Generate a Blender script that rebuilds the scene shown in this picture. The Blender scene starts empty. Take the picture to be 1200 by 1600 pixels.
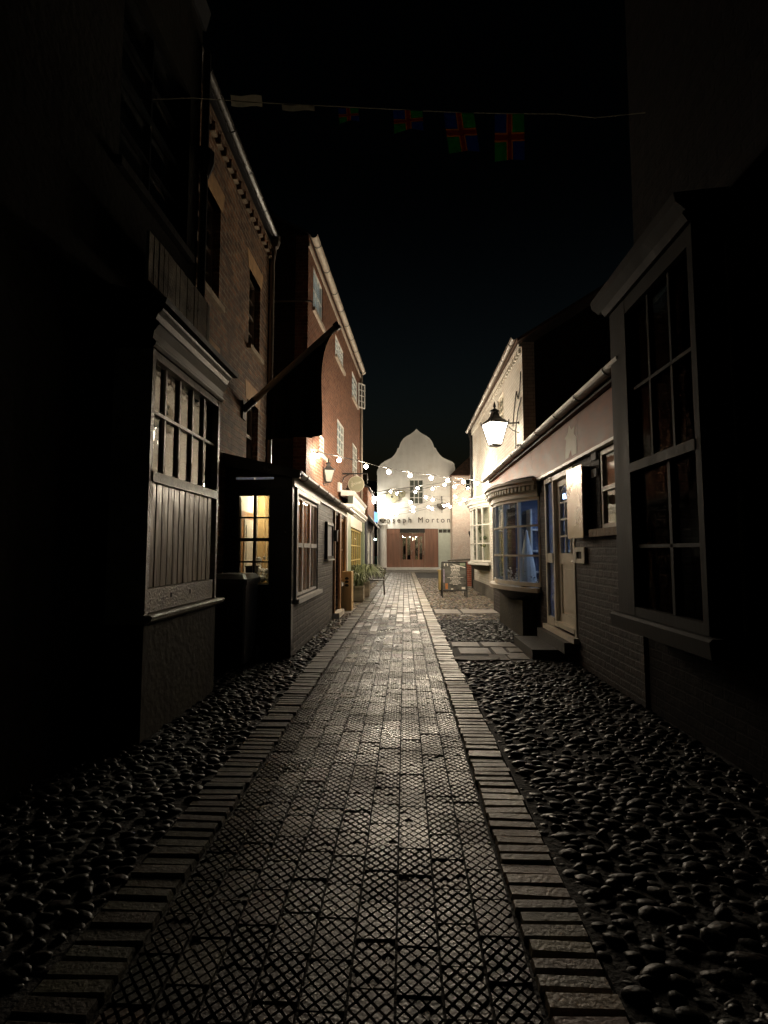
import bpy, bmesh, math, random
from mathutils import Vector
random.seed(7)
R = math.radians
S = bpy.context.scene
COL = S.collection

# ------------------------------------------------------------------ camera
FPX = 820.0; H = 1.3
PITCH = math.atan(62 / FPX); YAW = math.atan(32 / FPX * math.cos(PITCH))
CAM = Vector((0, 0, H))
FWD = Vector((-math.sin(YAW) * math.cos(PITCH), math.cos(YAW) * math.cos(PITCH), math.sin(PITCH)))
RGT = Vector((math.cos(YAW), math.sin(YAW), 0)); UPV = RGT.cross(FWD)
cd = bpy.data.cameras.new('camera'); cam = bpy.data.objects.new('camera', cd); COL.objects.link(cam)
cam.location = CAM; cam.rotation_euler = (math.pi / 2 + PITCH, 0, YAW)
cd.sensor_fit = 'VERTICAL'; cd.sensor_height = 24; cd.lens = 24 * FPX / 1600
cd.clip_start = 0.05; cd.clip_end = 600
S.camera = cam

def ray(px, py): return FWD * FPX + RGT * (px - 600) + UPV * (800 - py)
def onX(px, py, X): r = ray(px, py); return CAM + r * (X / r.x)
def onY(px, py, Y): r = ray(px, py); return CAM + r * (Y / r.y)
def onF(px, py, F):                       # ray against a wall frame -> (u, z)
    o = F(0, 0, 0); n = F(0, 1, 0) - o; d = F(1, 0, 0) - o
    r = ray(px, py); t = (o - CAM).dot(n) / r.dot(n); p = CAM + r * t
    return (p - o).dot(d), p.z

# ------------------------------------------------------------------ materials
def nodes(name):
    m = bpy.data.materials.new(name); m.use_nodes = True
    nt = m.node_tree; b = nt.nodes['Principled BSDF']
    return m, nt, b
def N(nt, t, **kw):
    n = nt.nodes.new(t)
    for k, v in kw.items(): setattr(n, k, v)
    return n
def mixc(nt, a, b, fac, mode='MIX'):
    n = N(nt, 'ShaderNodeMix', data_type='RGBA', blend_type=mode)
    for s, v in ((n.inputs['Factor'], fac), (n.inputs['A'], a), (n.inputs['B'], b)):
        if hasattr(v, 'links') or hasattr(v, 'is_output'): nt.links.new(v, s)
        else: s.default_value = v
    return n.outputs['Result']
def c4(c): return (c[0], c[1], c[2], 1)
def mat(name, col, rough=.6, var=.25, scale=6, bump=.0, bscale=40, metal=0, spec=.5, stretch=(1, 1, 1), stain=None, rv=.13):
    m, nt, b = nodes(name)
    tc = N(nt, 'ShaderNodeTexCoord'); mp = N(nt, 'ShaderNodeMapping'); mp.inputs['Scale'].default_value = stretch
    nt.links.new(tc.outputs['Object'], mp.inputs['Vector'])
    no = N(nt, 'ShaderNodeTexNoise'); no.inputs['Scale'].default_value = scale; no.inputs['Detail'].default_value = 6
    nt.links.new(mp.outputs[0], no.inputs['Vector'])
    rp = N(nt, 'ShaderNodeMapRange'); rp.inputs['From Min'].default_value = .3; rp.inputs['From Max'].default_value = .7
    nt.links.new(no.outputs['Fac'], rp.inputs['Value'])
    lo = tuple(x * (1 - var) for x in col); hi = tuple(min(1, x * (1 + var)) for x in col)
    out = mixc(nt, c4(lo), c4(hi), rp.outputs[0])
    if stain:
        n2 = N(nt, 'ShaderNodeTexNoise'); n2.inputs['Scale'].default_value = 1.7; n2.inputs['Detail'].default_value = 8; n2.inputs['Roughness'].default_value = .65
        nt.links.new(tc.outputs['Object'], n2.inputs['Vector'])
        r2 = N(nt, 'ShaderNodeMapRange'); r2.inputs['From Min'].default_value = .5; r2.inputs['From Max'].default_value = .72
        nt.links.new(n2.outputs['Fac'], r2.inputs['Value'])
        out = mixc(nt, out, c4(stain), r2.outputs[0])
    nt.links.new(out, b.inputs['Base Color'])
    rr = N(nt, 'ShaderNodeMapRange'); rr.inputs['To Min'].default_value = max(.03, rough - rv); rr.inputs['To Max'].default_value = min(1, rough + rv)
    nt.links.new(no.outputs['Fac'], rr.inputs['Value']); nt.links.new(rr.outputs[0], b.inputs['Roughness'])
    b.inputs['Metallic'].default_value = metal; b.inputs['Specular IOR Level'].default_value = spec
    if bump:
        n3 = N(nt, 'ShaderNodeTexNoise'); n3.inputs['Scale'].default_value = bscale; n3.inputs['Detail'].default_value = 5
        nt.links.new(mp.outputs[0], n3.inputs['Vector'])
        bp = N(nt, 'ShaderNodeBump'); bp.inputs['Strength'].default_value = bump; bp.inputs['Distance'].default_value = .02
        nt.links.new(n3.outputs['Fac'], bp.inputs['Height']); nt.links.new(bp.outputs[0], b.inputs['Normal'])
    return m
def brick(name, c1, c2, mortar, rough=.85, bw=.225, rh=.075, ms=.009, bump=.6, var=.5, spec=.3, patch=None):
    m, nt, b = nodes(name)
    tc = N(nt, 'ShaderNodeTexCoord'); ge = N(nt, 'ShaderNodeNewGeometry')
    sp = N(nt, 'ShaderNodeSeparateXYZ'); nt.links.new(tc.outputs['Object'], sp.inputs[0])
    sn = N(nt, 'ShaderNodeSeparateXYZ'); nt.links.new(ge.outputs['True Normal'], sn.inputs[0])
    ab = N(nt, 'ShaderNodeMath', operation='ABSOLUTE'); nt.links.new(sn.outputs[0], ab.inputs[0])
    gt = N(nt, 'ShaderNodeMath', operation='GREATER_THAN'); nt.links.new(ab.outputs[0], gt.inputs[0]); gt.inputs[1].default_value = .6
    mx = N(nt, 'ShaderNodeMix'); nt.links.new(gt.outputs[0], mx.inputs['Factor'])
    nt.links.new(sp.outputs[0], mx.inputs['A']); nt.links.new(sp.outputs[1], mx.inputs['B'])
    cb = N(nt, 'ShaderNodeCombineXYZ'); nt.links.new(mx.outputs['Result'], cb.inputs[0]); nt.links.new(sp.outputs[2], cb.inputs[1])
    # a little waviness so that the courses are not ruler straight
    wn = N(nt, 'ShaderNodeTexNoise'); wn.inputs['Scale'].default_value = 9; nt.links.new(tc.outputs['Object'], wn.inputs['Vector'])
    sc = N(nt, 'ShaderNodeVectorMath', operation='SCALE'); nt.links.new(wn.outputs['Color'], sc.inputs[0]); sc.inputs['Scale'].default_value = .018
    ad = N(nt, 'ShaderNodeVectorMath', operation='ADD'); nt.links.new(cb.outputs[0], ad.inputs[0]); nt.links.new(sc.outputs[0], ad.inputs[1])
    bt = N(nt, 'ShaderNodeTexBrick'); nt.links.new(ad.outputs[0], bt.inputs['Vector'])
    bt.inputs['Scale'].default_value = 1; bt.inputs['Brick Width'].default_value = bw; bt.inputs['Row Height'].default_value = rh
    bt.inputs['Mortar Size'].default_value = ms; bt.inputs['Mortar Smooth'].default_value = .3
    bt.inputs['Color1'].default_value = c4(c1); bt.inputs['Color2'].default_value = c4(c2); bt.inputs['Mortar'].default_value = c4(mortar)
    no = N(nt, 'ShaderNodeTexNoise'); no.inputs['Scale'].default_value = 7; no.inputs['Detail'].default_value = 8; no.inputs['Roughness'].default_value = .7
    nt.links.new(tc.outputs['Object'], no.inputs['Vector'])
    rp = N(nt, 'ShaderNodeMapRange'); rp.inputs['From Min'].default_value = .3; rp.inputs['From Max'].default_value = .7
    rp.inputs['To Min'].default_value = 1 - var; rp.inputs['To Max'].default_value = 1 + var * .6
    nt.links.new(no.outputs['Fac'], rp.inputs['Value'])
    out = mixc(nt, bt.outputs['Color'], rp.outputs[0], 1.0, 'MULTIPLY')
    if patch:
        n2 = N(nt, 'ShaderNodeTexNoise'); n2.inputs['Scale'].default_value = 1.3; n2.inputs['Detail'].default_value = 9; n2.inputs['Roughness'].default_value = .7
        nt.links.new(tc.outputs['Object'], n2.inputs['Vector'])
        r2 = N(nt, 'ShaderNodeMapRange'); r2.inputs['From Min'].default_value = .52; r2.inputs['From Max'].default_value = .62; r2.inputs['To Max'].default_value = .7
        nt.links.new(n2.outputs['Fac'], r2.inputs['Value']); out = mixc(nt, out, c4(patch), r2.outputs[0])
    nt.links.new(out, b.inputs['Base Color'])
    b.inputs['Roughness'].default_value = rough; b.inputs['Specular IOR Level'].default_value = spec
    iv = N(nt, 'ShaderNodeMath', operation='MULTIPLY_ADD'); nt.links.new(bt.outputs['Fac'], iv.inputs[0]); iv.inputs[1].default_value = -1.0
    nt.links.new(no.outputs['Fac'], iv.inputs[2])
    bp = N(nt, 'ShaderNodeBump'); bp.inputs['Strength'].default_value = bump; bp.inputs['Distance'].default_value = .02
    nt.links.new(iv.outputs[0], bp.inputs['Height']); nt.links.new(bp.outputs[0], b.inputs['Normal'])
    return m
def tintmat(name, rough=.55, bump=.3, bscale=60, spec=.5, rvar=.15):
    m, nt, b = nodes(name)
    at = N(nt, 'ShaderNodeAttribute', attribute_name='tint'); tc = N(nt, 'ShaderNodeTexCoord')
    no = N(nt, 'ShaderNodeTexNoise'); no.inputs['Scale'].default_value = 14; no.inputs['Detail'].default_value = 7; nt.links.new(tc.outputs['Object'], no.inputs['Vector'])
    rp = N(nt, 'ShaderNodeMapRange'); rp.inputs['From Min'].default_value = .3; rp.inputs['From Max'].default_value = .7; rp.inputs['To Min'].default_value = .65; rp.inputs['To Max'].default_value = 1.25
    nt.links.new(no.outputs['Fac'], rp.inputs['Value'])
    nt.links.new(mixc(nt, at.outputs['Color'], rp.outputs[0], 1.0, 'MULTIPLY'), b.inputs['Base Color'])
    rr = N(nt, 'ShaderNodeMapRange'); rr.inputs['From Min'].default_value = .3; rr.inputs['From Max'].default_value = .7
    rr.inputs['To Min'].default_value = rough - rvar; rr.inputs['To Max'].default_value = rough + rvar
    n4 = N(nt, 'ShaderNodeTexNoise'); n4.inputs['Scale'].default_value = 2.2; n4.inputs['Detail'].default_value = 5; nt.links.new(tc.outputs['Object'], n4.inputs['Vector'])
    nt.links.new(n4.outputs['Fac'], rr.inputs['Value']); nt.links.new(rr.outputs[0], b.inputs['Roughness'])
    b.inputs['Specular IOR Level'].default_value = spec
    n3 = N(nt, 'ShaderNodeTexNoise'); n3.inputs['Scale'].default_value = bscale; n3.inputs['Detail'].default_value = 4; nt.links.new(tc.outputs['Object'], n3.inputs['Vector'])
    bp = N(nt, 'ShaderNodeBump'); bp.inputs['Strength'].default_value = bump; bp.inputs['Distance'].default_value = .01
    nt.links.new(n3.outputs['Fac'], bp.inputs['Height']); nt.links.new(bp.outputs[0], b.inputs['Normal'])
    return m
def emit(name, col, strength):
    m, nt, b = nodes(name); b.inputs['Base Color'].default_value = c4(col)
    b.inputs['Emission Color'].default_value = c4(col); b.inputs['Emission Strength'].default_value = strength
    return m
def glass(name, tint=(.9, .93, .92), ior=1.5, wob=.0015, k=1.0):
    m = bpy.data.materials.new(name); m.use_nodes = True; nt = m.node_tree; nt.nodes.clear()
    o = N(nt, 'ShaderNodeOutputMaterial'); t = N(nt, 'ShaderNodeBsdfTransparent'); t.inputs[0].default_value = c4(tint)
    g = N(nt, 'ShaderNodeBsdfGlossy'); g.inputs['Roughness'].default_value = .02
    tc = N(nt, 'ShaderNodeTexCoord'); no = N(nt, 'ShaderNodeTexNoise'); no.inputs['Scale'].default_value = 4; nt.links.new(tc.outputs['Object'], no.inputs['Vector'])
    bp = N(nt, 'ShaderNodeBump'); bp.inputs['Strength'].default_value = 1; bp.inputs['Distance'].default_value = wob; nt.links.new(no.outputs['Fac'], bp.inputs['Height'])
    nt.links.new(bp.outputs[0], g.inputs['Normal'])
    lw = N(nt, 'ShaderNodeLayerWeight'); lw.inputs[0].default_value = .5
    pw_ = N(nt, 'ShaderNodeMath', operation='POWER'); nt.links.new(lw.outputs['Facing'], pw_.inputs[0]); pw_.inputs[1].default_value = 5
    f0 = 2 * ((ior - 1) / (ior + 1)) ** 2
    fr = N(nt, 'ShaderNodeMath', operation='MULTIPLY_ADD'); nt.links.new(pw_.outputs[0], fr.inputs[0]); fr.inputs[1].default_value = (1 - f0) * k; fr.inputs[2].default_value = f0 * k
    mx = N(nt, 'ShaderNodeMixShader'); nt.links.new(fr.outputs[0], mx.inputs[0]); nt.links.new(t.outputs[0], mx.inputs[1]); nt.links.new(g.outputs[0], mx.inputs[2])
    nt.links.new(mx.outputs[0], o.inputs[0]); return m

WARM = (1.0, .84, .63)
def cloth(name, col):
    m, nt, b = nodes(name); nt.nodes.remove(b); o = nt.nodes['Material Output']
    tc = N(nt, 'ShaderNodeTexCoord'); no = N(nt, 'ShaderNodeTexNoise'); no.inputs['Scale'].default_value = 30; nt.links.new(tc.outputs['Object'], no.inputs['Vector'])
    cc = mixc(nt, c4(col), c4(tuple(x * .7 for x in col)), no.outputs['Fac'])
    d = N(nt, 'ShaderNodeBsdfDiffuse'); t = N(nt, 'ShaderNodeBsdfTranslucent'); x = N(nt, 'ShaderNodeMixShader'); x.inputs[0].default_value = .6
    nt.links.new(cc, d.inputs[0]); nt.links.new(cc, t.inputs[0]); nt.links.new(d.outputs[0], x.inputs[1]); nt.links.new(t.outputs[0], x.inputs[2]); nt.links.new(x.outputs[0], o.inputs[0])
    return m
M = dict(
    old_brick=brick('old_brown_brick', (.27, .125, .055), (.10, .05, .028), (.26, .20, .13), ms=.012, bump=1.0, var=.7, patch=(.09, .055, .035)),
    red_brick=brick('red_orange_brick', (.25, .098, .052), (.15, .052, .03), (.24, .17, .12), ms=.012, bump=.9, var=.4),
    dark_brick=brick('charcoal_painted_brick', (.078, .069, .06), (.036, .033, .03), (.125, .112, .095), rough=.6, bw=.24, rh=.08, ms=.013, bump=1.0, var=.6, spec=.4),
    brown_brick=brick('dark_brown_brick', (.034, .02, .015), (.017, .011, .009), (.032, .026, .022), rough=.7, ms=.012, bump=1.0, var=.6),
    white_brick=brick('white_painted_brick', (.80, .77, .70), (.73, .70, .63), (.56, .53, .47), bump=.9, var=.15, patch=(.62, .54, .44)),
    pink_brick=brick('pink_washed_brick', (.76, .65, .57), (.70, .58, .50), (.58, .50, .43), bump=.8, var=.2, patch=(.64, .48, .40)),
    low_brick=brick('garden_wall_brick', (.33, .09, .055), (.25, .07, .045), (.30, .20, .15), bump=.6, var=.3),
    render_dark=mat('weathered_olive_render', (.04, .034, .021), .85, .35, 3, .5, 18, spec=.2, stain=(.025, .021, .015)),
    render_white=mat('white_limewash', (.80, .78, .73), .8, .06, 3.5, .35, 25, stretch=(1, 1, .2), stain=(.70, .67, .61)),
    black_paint=mat('black_gloss_paint', (.018, .019, .019), .32, .3, 8, .15, 30),
    brown_gloss=mat('aged_brown_gloss_paint', (.36, .30, .245), .27, .55, 5, .5, 26, stretch=(1, 1, .15), spec=.7),
    grey_gloss=mat('aged_grey_gloss_paint', (.34, .305, .25), .32, .4, 7, .5, 60, stain=(.05, .045, .04)),
    dark_timber=mat('dark_stained_timber', (.024, .021, .017), .5, .4, 6, .3, 30, spec=.3, stretch=(1, 1, .15)),
    white_paint=mat('white_window_paint', (.80, .78, .73), .42, .08, 6, .1, 40),
    cream_paint=mat('cream_door_paint', (.74, .68, .56), .45, .1, 5, .12, 40),
    stone=mat('pale_stone_lintel', (.36, .27, .17), .8, .25, 8, .4, 40),
    ochre_stone=mat('rubbed_brick_lintel', (.45, .26, .11), .8, .25, 9, .4, 40),
    gutter=mat('grey_plastic_gutter', (.20, .17, .14), .38, .15, 8, .05),
    pale_gutter=mat('pale_gutter', (.50, .43, .35), .42, .15, 8, .05),
    iron=mat('black_iron', (.02, .019, .018), .42, .3, 9, .2, 60, spec=.5),
    chrome=mat('worn_steel', (.45, .42, .37), .38, .2, 9, .1, 60, metal=1),
    bronze_panel=mat('brushed_copper_sheet', (.28, .23, .185), .28, .15, 3, .03, 3, metal=1, rv=.05),
    tiles=mat('clay_roof_tiles', (.14, .085, .06), .8, .4, 5, .7, 9),
    slate=mat('dark_slate', (.03, .03, .033), .6, .3, 6, .3, 10),
    fascia=mat('reddish_brown_fascia_board', (.30, .098, .055), .55, .35, 3.2, .08, 10, stretch=(1, 1, 2.2), spec=.2, stain=(.24, .12, .085)),
    oak=mat('warm_oak', (.36, .19, .075), .5, .3, 8, .3, 40, stretch=(1, 1, .12)),
    door_oak=mat('brown_door_timber', (.21, .098, .058), .5, .25, 7, .25, 40, stretch=(1, 1, .1)),
    pine=mat('yellow_pine', (.55, .38, .17), .55, .3, 7, .3, 30, stretch=(1, 1, .12)),
    plaster=mat('warm_plaster', (.62, .56, .45), .85, .12, 3, .2),
    curtain=mat('brown_curtain', (.17, .09, .05), .9, .3, 5, .3, 14, stretch=(1, 1, .1)),
    net=mat('grey_net_curtain', (.78, .80, .83), .9, .12, 9, .2, 20, stretch=(1, 1, .1)),
    dark_room=mat('dim_room', (.02, .019, .018), .9, .3, 3),
    green_paint=mat('sage_green_paint', (.24, .29, .20), .45, .12, 5, .1),
    deep_green=mat('deep_green_paint', (.055, .075, .05), .4, .2, 5, .1),
    blue_black=mat('blue_black_paint', (.05, .055, .075), .4, .2, 5, .1),
    blind=mat('yellow_roller_blind', (.55, .42, .14), .8, .12, 6, .1, stretch=(1, 6, .3)),
    blue_wall=mat('blue_shop_wall', (.13, .18, .29), .8, .1, 3),
    blue_door=mat('blue_door_glow_panel', (.30, .42, .75), .5, .1, 3),
    grey_door=mat('pale_grey_green_paint', (.50, .54, .47), .5, .08, 5, .1),
    plastic=mat('black_bin_plastic', (.016, .018, .016), .45, .3, 8, .15, 40),
    saw=mat('olive_painted_steel', (.30, .28, .19), .5, .3, 8, .2, 40),
    letters=mat('dark_brown_letters', (.07, .052, .036), .5, .2, 8),
    sign_olive=mat('olive_sign_face', (.27, .26, .17), .6, .08, 5),
    sign_text=mat('pale_sign_lettering', (.62, .58, .46), .6, .1, 5),
    board=mat('charcoal_menu_panel', (.10, .10, .09), .3, .5, 4, 0, stretch=(1, 1, 2)),
    chalk=mat('white_menu_lettering', (.75, .72, .66), .7, .1, 8),
    orange=mat('orange_menu_print', (.45, .17, .05), .5, .4, 20),
    lilac=mat('lilac_menu_print', (.32, .27, .36), .5, .4, 14),
    cardboard=mat('tan_bin_side', (.42, .31, .12), .7, .2, 5, .2),
    old_wood=mat('weathered_planter_wood', (.22, .18, .125), .7, .3, 7, .3, 30, stretch=(.15, 1, 1)),
    leaf=mat('grey_green_leaf', (.13, .15, .07), .5, .35, 30),
    wicker=mat('brown_metal_chair', (.055, .045, .038), .42, .3, 20, .2),
    mud=mat('dark_mortar_bed', (.016, .0145, .013), .9, .45, 9, .6, 50),
    flag_slab=mat('york_stone_flag', (.18, .155, .125), .62, .35, 4, .35, 18, stain=(.11, .09, .075)),
    concrete=mat('old_concrete', (.11, .098, .08), .75, .3, 4, .5, 24),
    stone_dark=mat('dark_step_stone', (.05, .045, .038), .6, .3, 4, .3, 20),
    teal=mat('teal_painted_gate', (.10, .30, .25), .5, .15, 3),
    f_red=cloth('flag_red', (.24, .06, .025)), f_gold=cloth('flag_gold', (.42, .22, .04)), f_green=cloth('flag_green', (.055, .23, .075)), f_blue=cloth('flag_blue', (.045, .09, .24)), f_pale=cloth('pale_bunting_cloth', (.42, .40, .34)),
    flag_dark=mat('dark_flag_cloth', (.022, .024, .032), .9, .3, 4, .3, 8, spec=.15),
    paving=tintmat('blue_brick_pavers', .41, .35, 90, .72),
    edging=tintmat('brick_edging', .5, .5, 70, .6),
    cobble=tintmat('river_cobbles', .42, .5, 45, .26, .12),
    glass=glass('window_glass'),
    cornice_paint=mat('glossy_black_brown_paint', (.02, .018, .015), .3, .3, 9, .03, 40, spec=.5, rv=.03),
    pole=mat('pale_gloss_pole', (.55, .52, .46), .22, .1, 9, .02, 60),
    curtain_lit=cloth('amber_curtain', (.62, .32, .12)),
    iron_gutter=mat('old_iron_gutter', (.06, .055, .048), .3, .3, 9, .08),
    grey_blind=mat('grey_blind', (.24, .23, .20), .9, .1, 5),
    shade_brick=brick('shade_darkened_brick', (.014, .010, .008), (.008, .006, .005), (.013, .011, .01), rough=.85, bump=.8, var=.5, spec=.1),  # gloom of the near right wall is put into this brick colour
    shade_render=mat('shade_darkened_render', (.016, .014, .010), .9, .35, 3, .4, 18, spec=.1),  # upper wall's gloom put into its colour; the plinth keeps the olive render
    shop_timber=mat('dull_black_timber', (.012, .011, .010), .7, .4, 6, .08, 26, spec=.18, stretch=(1, 1, .2)),
    dim_glass=glass('grimy_window_glass', (.45, .46, .44), 1.4, .003, .08),
    frost=cloth('frosted_sidelight', (.75, .82, 1.0)),
    dull_glass=glass('old_window_glass', (.55, .57, .55), 1.55, .002, 2.0),
    bulb=emit('festoon_bulb_glow', WARM, 920),
    bulb_far=emit('far_festoon_bulb_glow', WARM, 330),
    hall_glow=emit('hall_lamp_glow', (1.0, .85, .6), 45),
    glow_blind=emit('self_glowing_blind', (.78, .88, .92), .22),  # glow put into the blind itself to brighten windows; no lamp behind
    lamp=emit('street_lantern_glow', (1.0, .88, .69), 12),
    lamp_far=emit('far_lantern_glow', (1.0, .92, .78), 150),
    lamp_wall=emit('flood_lamp_glow', (1.0, .93, .78), 260),
    lamp_small=emit('small_lantern_glow', (1.0, .75, .45), .3),
    inner=emit('shop_lamp_glow', (1.0, .88, .66), 520),
    blue_lamp=emit('blue_shop_light', (.46, .62, 1.0), 11),
    blue_sign=emit('blue_sign_glow', (.16, .42, .95), 1.4),
    alley_lamp=emit('alley_lamp_glow', (.75, 1.0, .9), 30),
)

# ------------------------------------------------------------------ mesh builder
ROOTLOC = {}
class MB:
    def __init__(s): s.v = []; s.f = []; s.m = []; s.mi = 0; s.t = None
    def add(s, vs, fs):
        b = len(s.v); s.v += [Vector(p) for p in vs]
        for f in fs: s.f.append([i + b for i in f]); s.m.append(s.mi)
    def box(s, x0, x1, y0, y1, z0, z1): s.boxF(lambda u, d, z: Vector((u, d, z)), x0, x1, y0, y1, z0, z1)
    def boxF(s, F, u0, u1, d0, d1, z0, z1):
        p = [F(u, d, z) for z in (z0, z1) for d in (d0, d1) for u in (u0, u1)]
        s.add(p, [(0, 1, 3, 2), (4, 6, 7, 5), (0, 4, 5, 1), (1, 5, 7, 3), (3, 7, 6, 2), (2, 6, 4, 0)])
    def prism(s, pa, pb):                         # two matching rings of points
        n = len(pa); s.add(list(pa) + list(pb), [tuple(range(n))[::-1], tuple(range(n, 2 * n))] + [(i, (i + 1) % n, n + (i + 1) % n, n + i) for i in range(n)])
    def ext(s, F, prof, u0, u1): s.prism([F(u0, d, z) for d, z in prof], [F(u1, d, z) for d, z in prof])
    def face(s, F, poly, d0, d1): s.prism([F(u, d0, z) for u, z in poly], [F(u, d1, z) for u, z in poly])
    def wall(s, F, u0, u1, z0, z1, th, holes=()):
        us = sorted({u0, u1} | {h[i] for h in holes for i in (0, 1)}); zs = sorted({z0, z1} | {h[i] for h in holes for i in (2, 3)})
        nu, nz = len(us) - 1, len(zs) - 1
        def solid(i, j):
            if not (0 <= i < nu and 0 <= j < nz): return False
            u, z = (us[i] + us[i + 1]) / 2, (zs[j] + zs[j + 1]) / 2
            return not any(h[0] < u < h[1] and h[2] < z < h[3] for h in holes)
        for i in range(nu):
            for j in range(nz):
                if not solid(i, j): continue
                a, b, c, d = us[i], us[i + 1], zs[j], zs[j + 1]
                q = lambda *P: s.add([F(*p) for p in P], [(0, 1, 2, 3)])
                q((a, 0, c), (b, 0, c), (b, 0, d), (a, 0, d)); q((a, -th, c), (a, -th, d), (b, -th, d), (b, -th, c))
                if not solid(i - 1, j): q((a, 0, c), (a, 0, d), (a, -th, d), (a, -th, c))
                if not solid(i + 1, j): q((b, 0, c), (b, -th, c), (b, -th, d), (b, 0, d))
                if not solid(i, j - 1): q((a, 0, c), (a, -th, c), (b, -th, c), (b, 0, c))
                if not solid(i, j + 1): q((a, 0, d), (b, 0, d), (b, -th, d), (a, -th, d))
    def tube(s, pts, r, n=8, cap=True):
        pts = [Vector(p) for p in pts]; rings = []
        rs = r if isinstance(r, (list, tuple)) else [r] * len(pts); ref = None
        for i, p in enumerate(pts):
            t = (pts[min(i + 1, len(pts) - 1)] - pts[max(i - 1, 0)]).normalized()
            if ref is None or abs(ref.dot(t)) > .98: ref = Vector((0, 0, 1)) if abs(t.z) < .9 else Vector((1, 0, 0))
            a = t.cross(ref).normalized(); b = a.cross(t); ref = b
            rings.append([p + (a * math.cos(2 * math.pi * k / n) + b * math.sin(2 * math.pi * k / n)) * rs[i] for k in range(n)])
        vs = [q for g in rings for q in g]; fs = []
        for i in range(len(pts) - 1):
            for k in range(n): fs.append((i * n + k, i * n + (k + 1) % n, (i + 1) * n + (k + 1) % n, (i + 1) * n + k))
        if cap: fs += [tuple(range(n))[::-1], tuple(range((len(pts) - 1) * n, len(pts) * n))]
        s.add(vs, fs)
    def lathe(s, c, prof, n=12, sx=1, sy=1, rot=0, sq=False):
        c = Vector(c); vs = []; fs = []
        for r, z in prof:
            for k in range(n):
                a = 2 * math.pi * k / n + rot; vs.append(c + Vector((math.cos(a) * r * sx, math.sin(a) * r * sy, z)))
        m = len(prof)
        for i in range(m - 1):
            for k in range(n): fs.append((i * n + k, i * n + (k + 1) % n, (i + 1) * n + (k + 1) % n, (i + 1) * n + k))
        fs += [tuple(range(n))[::-1], tuple(range((m - 1) * n, m * n))]
        s.add(vs, fs)
    def ball(s, c, r, n=10, m=6, sz=1):
        s.lathe(c, [(max(.02 * r, r * math.sin(math.pi * i / m)), -r * sz * math.cos(math.pi * i / m)) for i in range(m + 1)], n)
    def build(s, name, material, parent=None, smooth=False, normals=True):
        root = parent
        while root is not None and root.parent is not None: root = root.parent
        loc = Vector(root.location) if root is not None else Vector((0, 0, 0))
        me = bpy.data.meshes.new(name); me.from_pydata([tuple(p - loc) for p in s.v], [], s.f)
        ms = material if isinstance(material, (list, tuple)) else [material]
        for x in ms: me.materials.append(M[x] if isinstance(x, str) else x)
        if len(ms) > 1: me.polygons.foreach_set('material_index', s.m)
        if normals:
            bm = bmesh.new(); bm.from_mesh(me); bmesh.ops.recalc_face_normals(bm, faces=bm.faces); bm.to_mesh(me); bm.free()
        if smooth: me.polygons.foreach_set('use_smooth', [True] * len(me.polygons))
        if s.t is not None:
            at = me.color_attributes.new('tint', 'FLOAT_COLOR', 'POINT')
            at.data.foreach_set('color', [x for c in s.t for x in (c[0], c[1], c[2], 1.0)])
        o = bpy.data.objects.new(name, me); COL.objects.link(o); o.parent = parent
        return o
def thing(name, label, cat, loc=(0, 0, 0), group=None):
    o = bpy.data.objects.new(name, None); COL.objects.link(o); o.location = loc; o.empty_display_size = .2
    o['label'] = label; o['category'] = cat
    if group: o['group'] = group
    return o
def tag(o, label, cat, group=None):
    o['label'] = label; o['category'] = cat
    if group: o['group'] = group
    return o
def struct(o, kind='structure'): o['kind'] = kind; return o
def FX(X, s): return lambda u, d, z: Vector((X + s * d, u, z))
def FY(Y): return lambda u, d, z: Vector((u, Y - d, z))
def FP(o, dr):
    o = Vector((o[0], o[1], 0)); dr = Vector((dr[0], dr[1], 0)).normalized(); n = Vector((dr.y, -dr.x, 0))
    return lambda u, d, z: o + dr * u + n * d + Vector((0, 0, z))
def part(name, material, parent, fn, **k):
    m = MB(); fn(m); return m.build(name, material, parent, **k)

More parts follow.
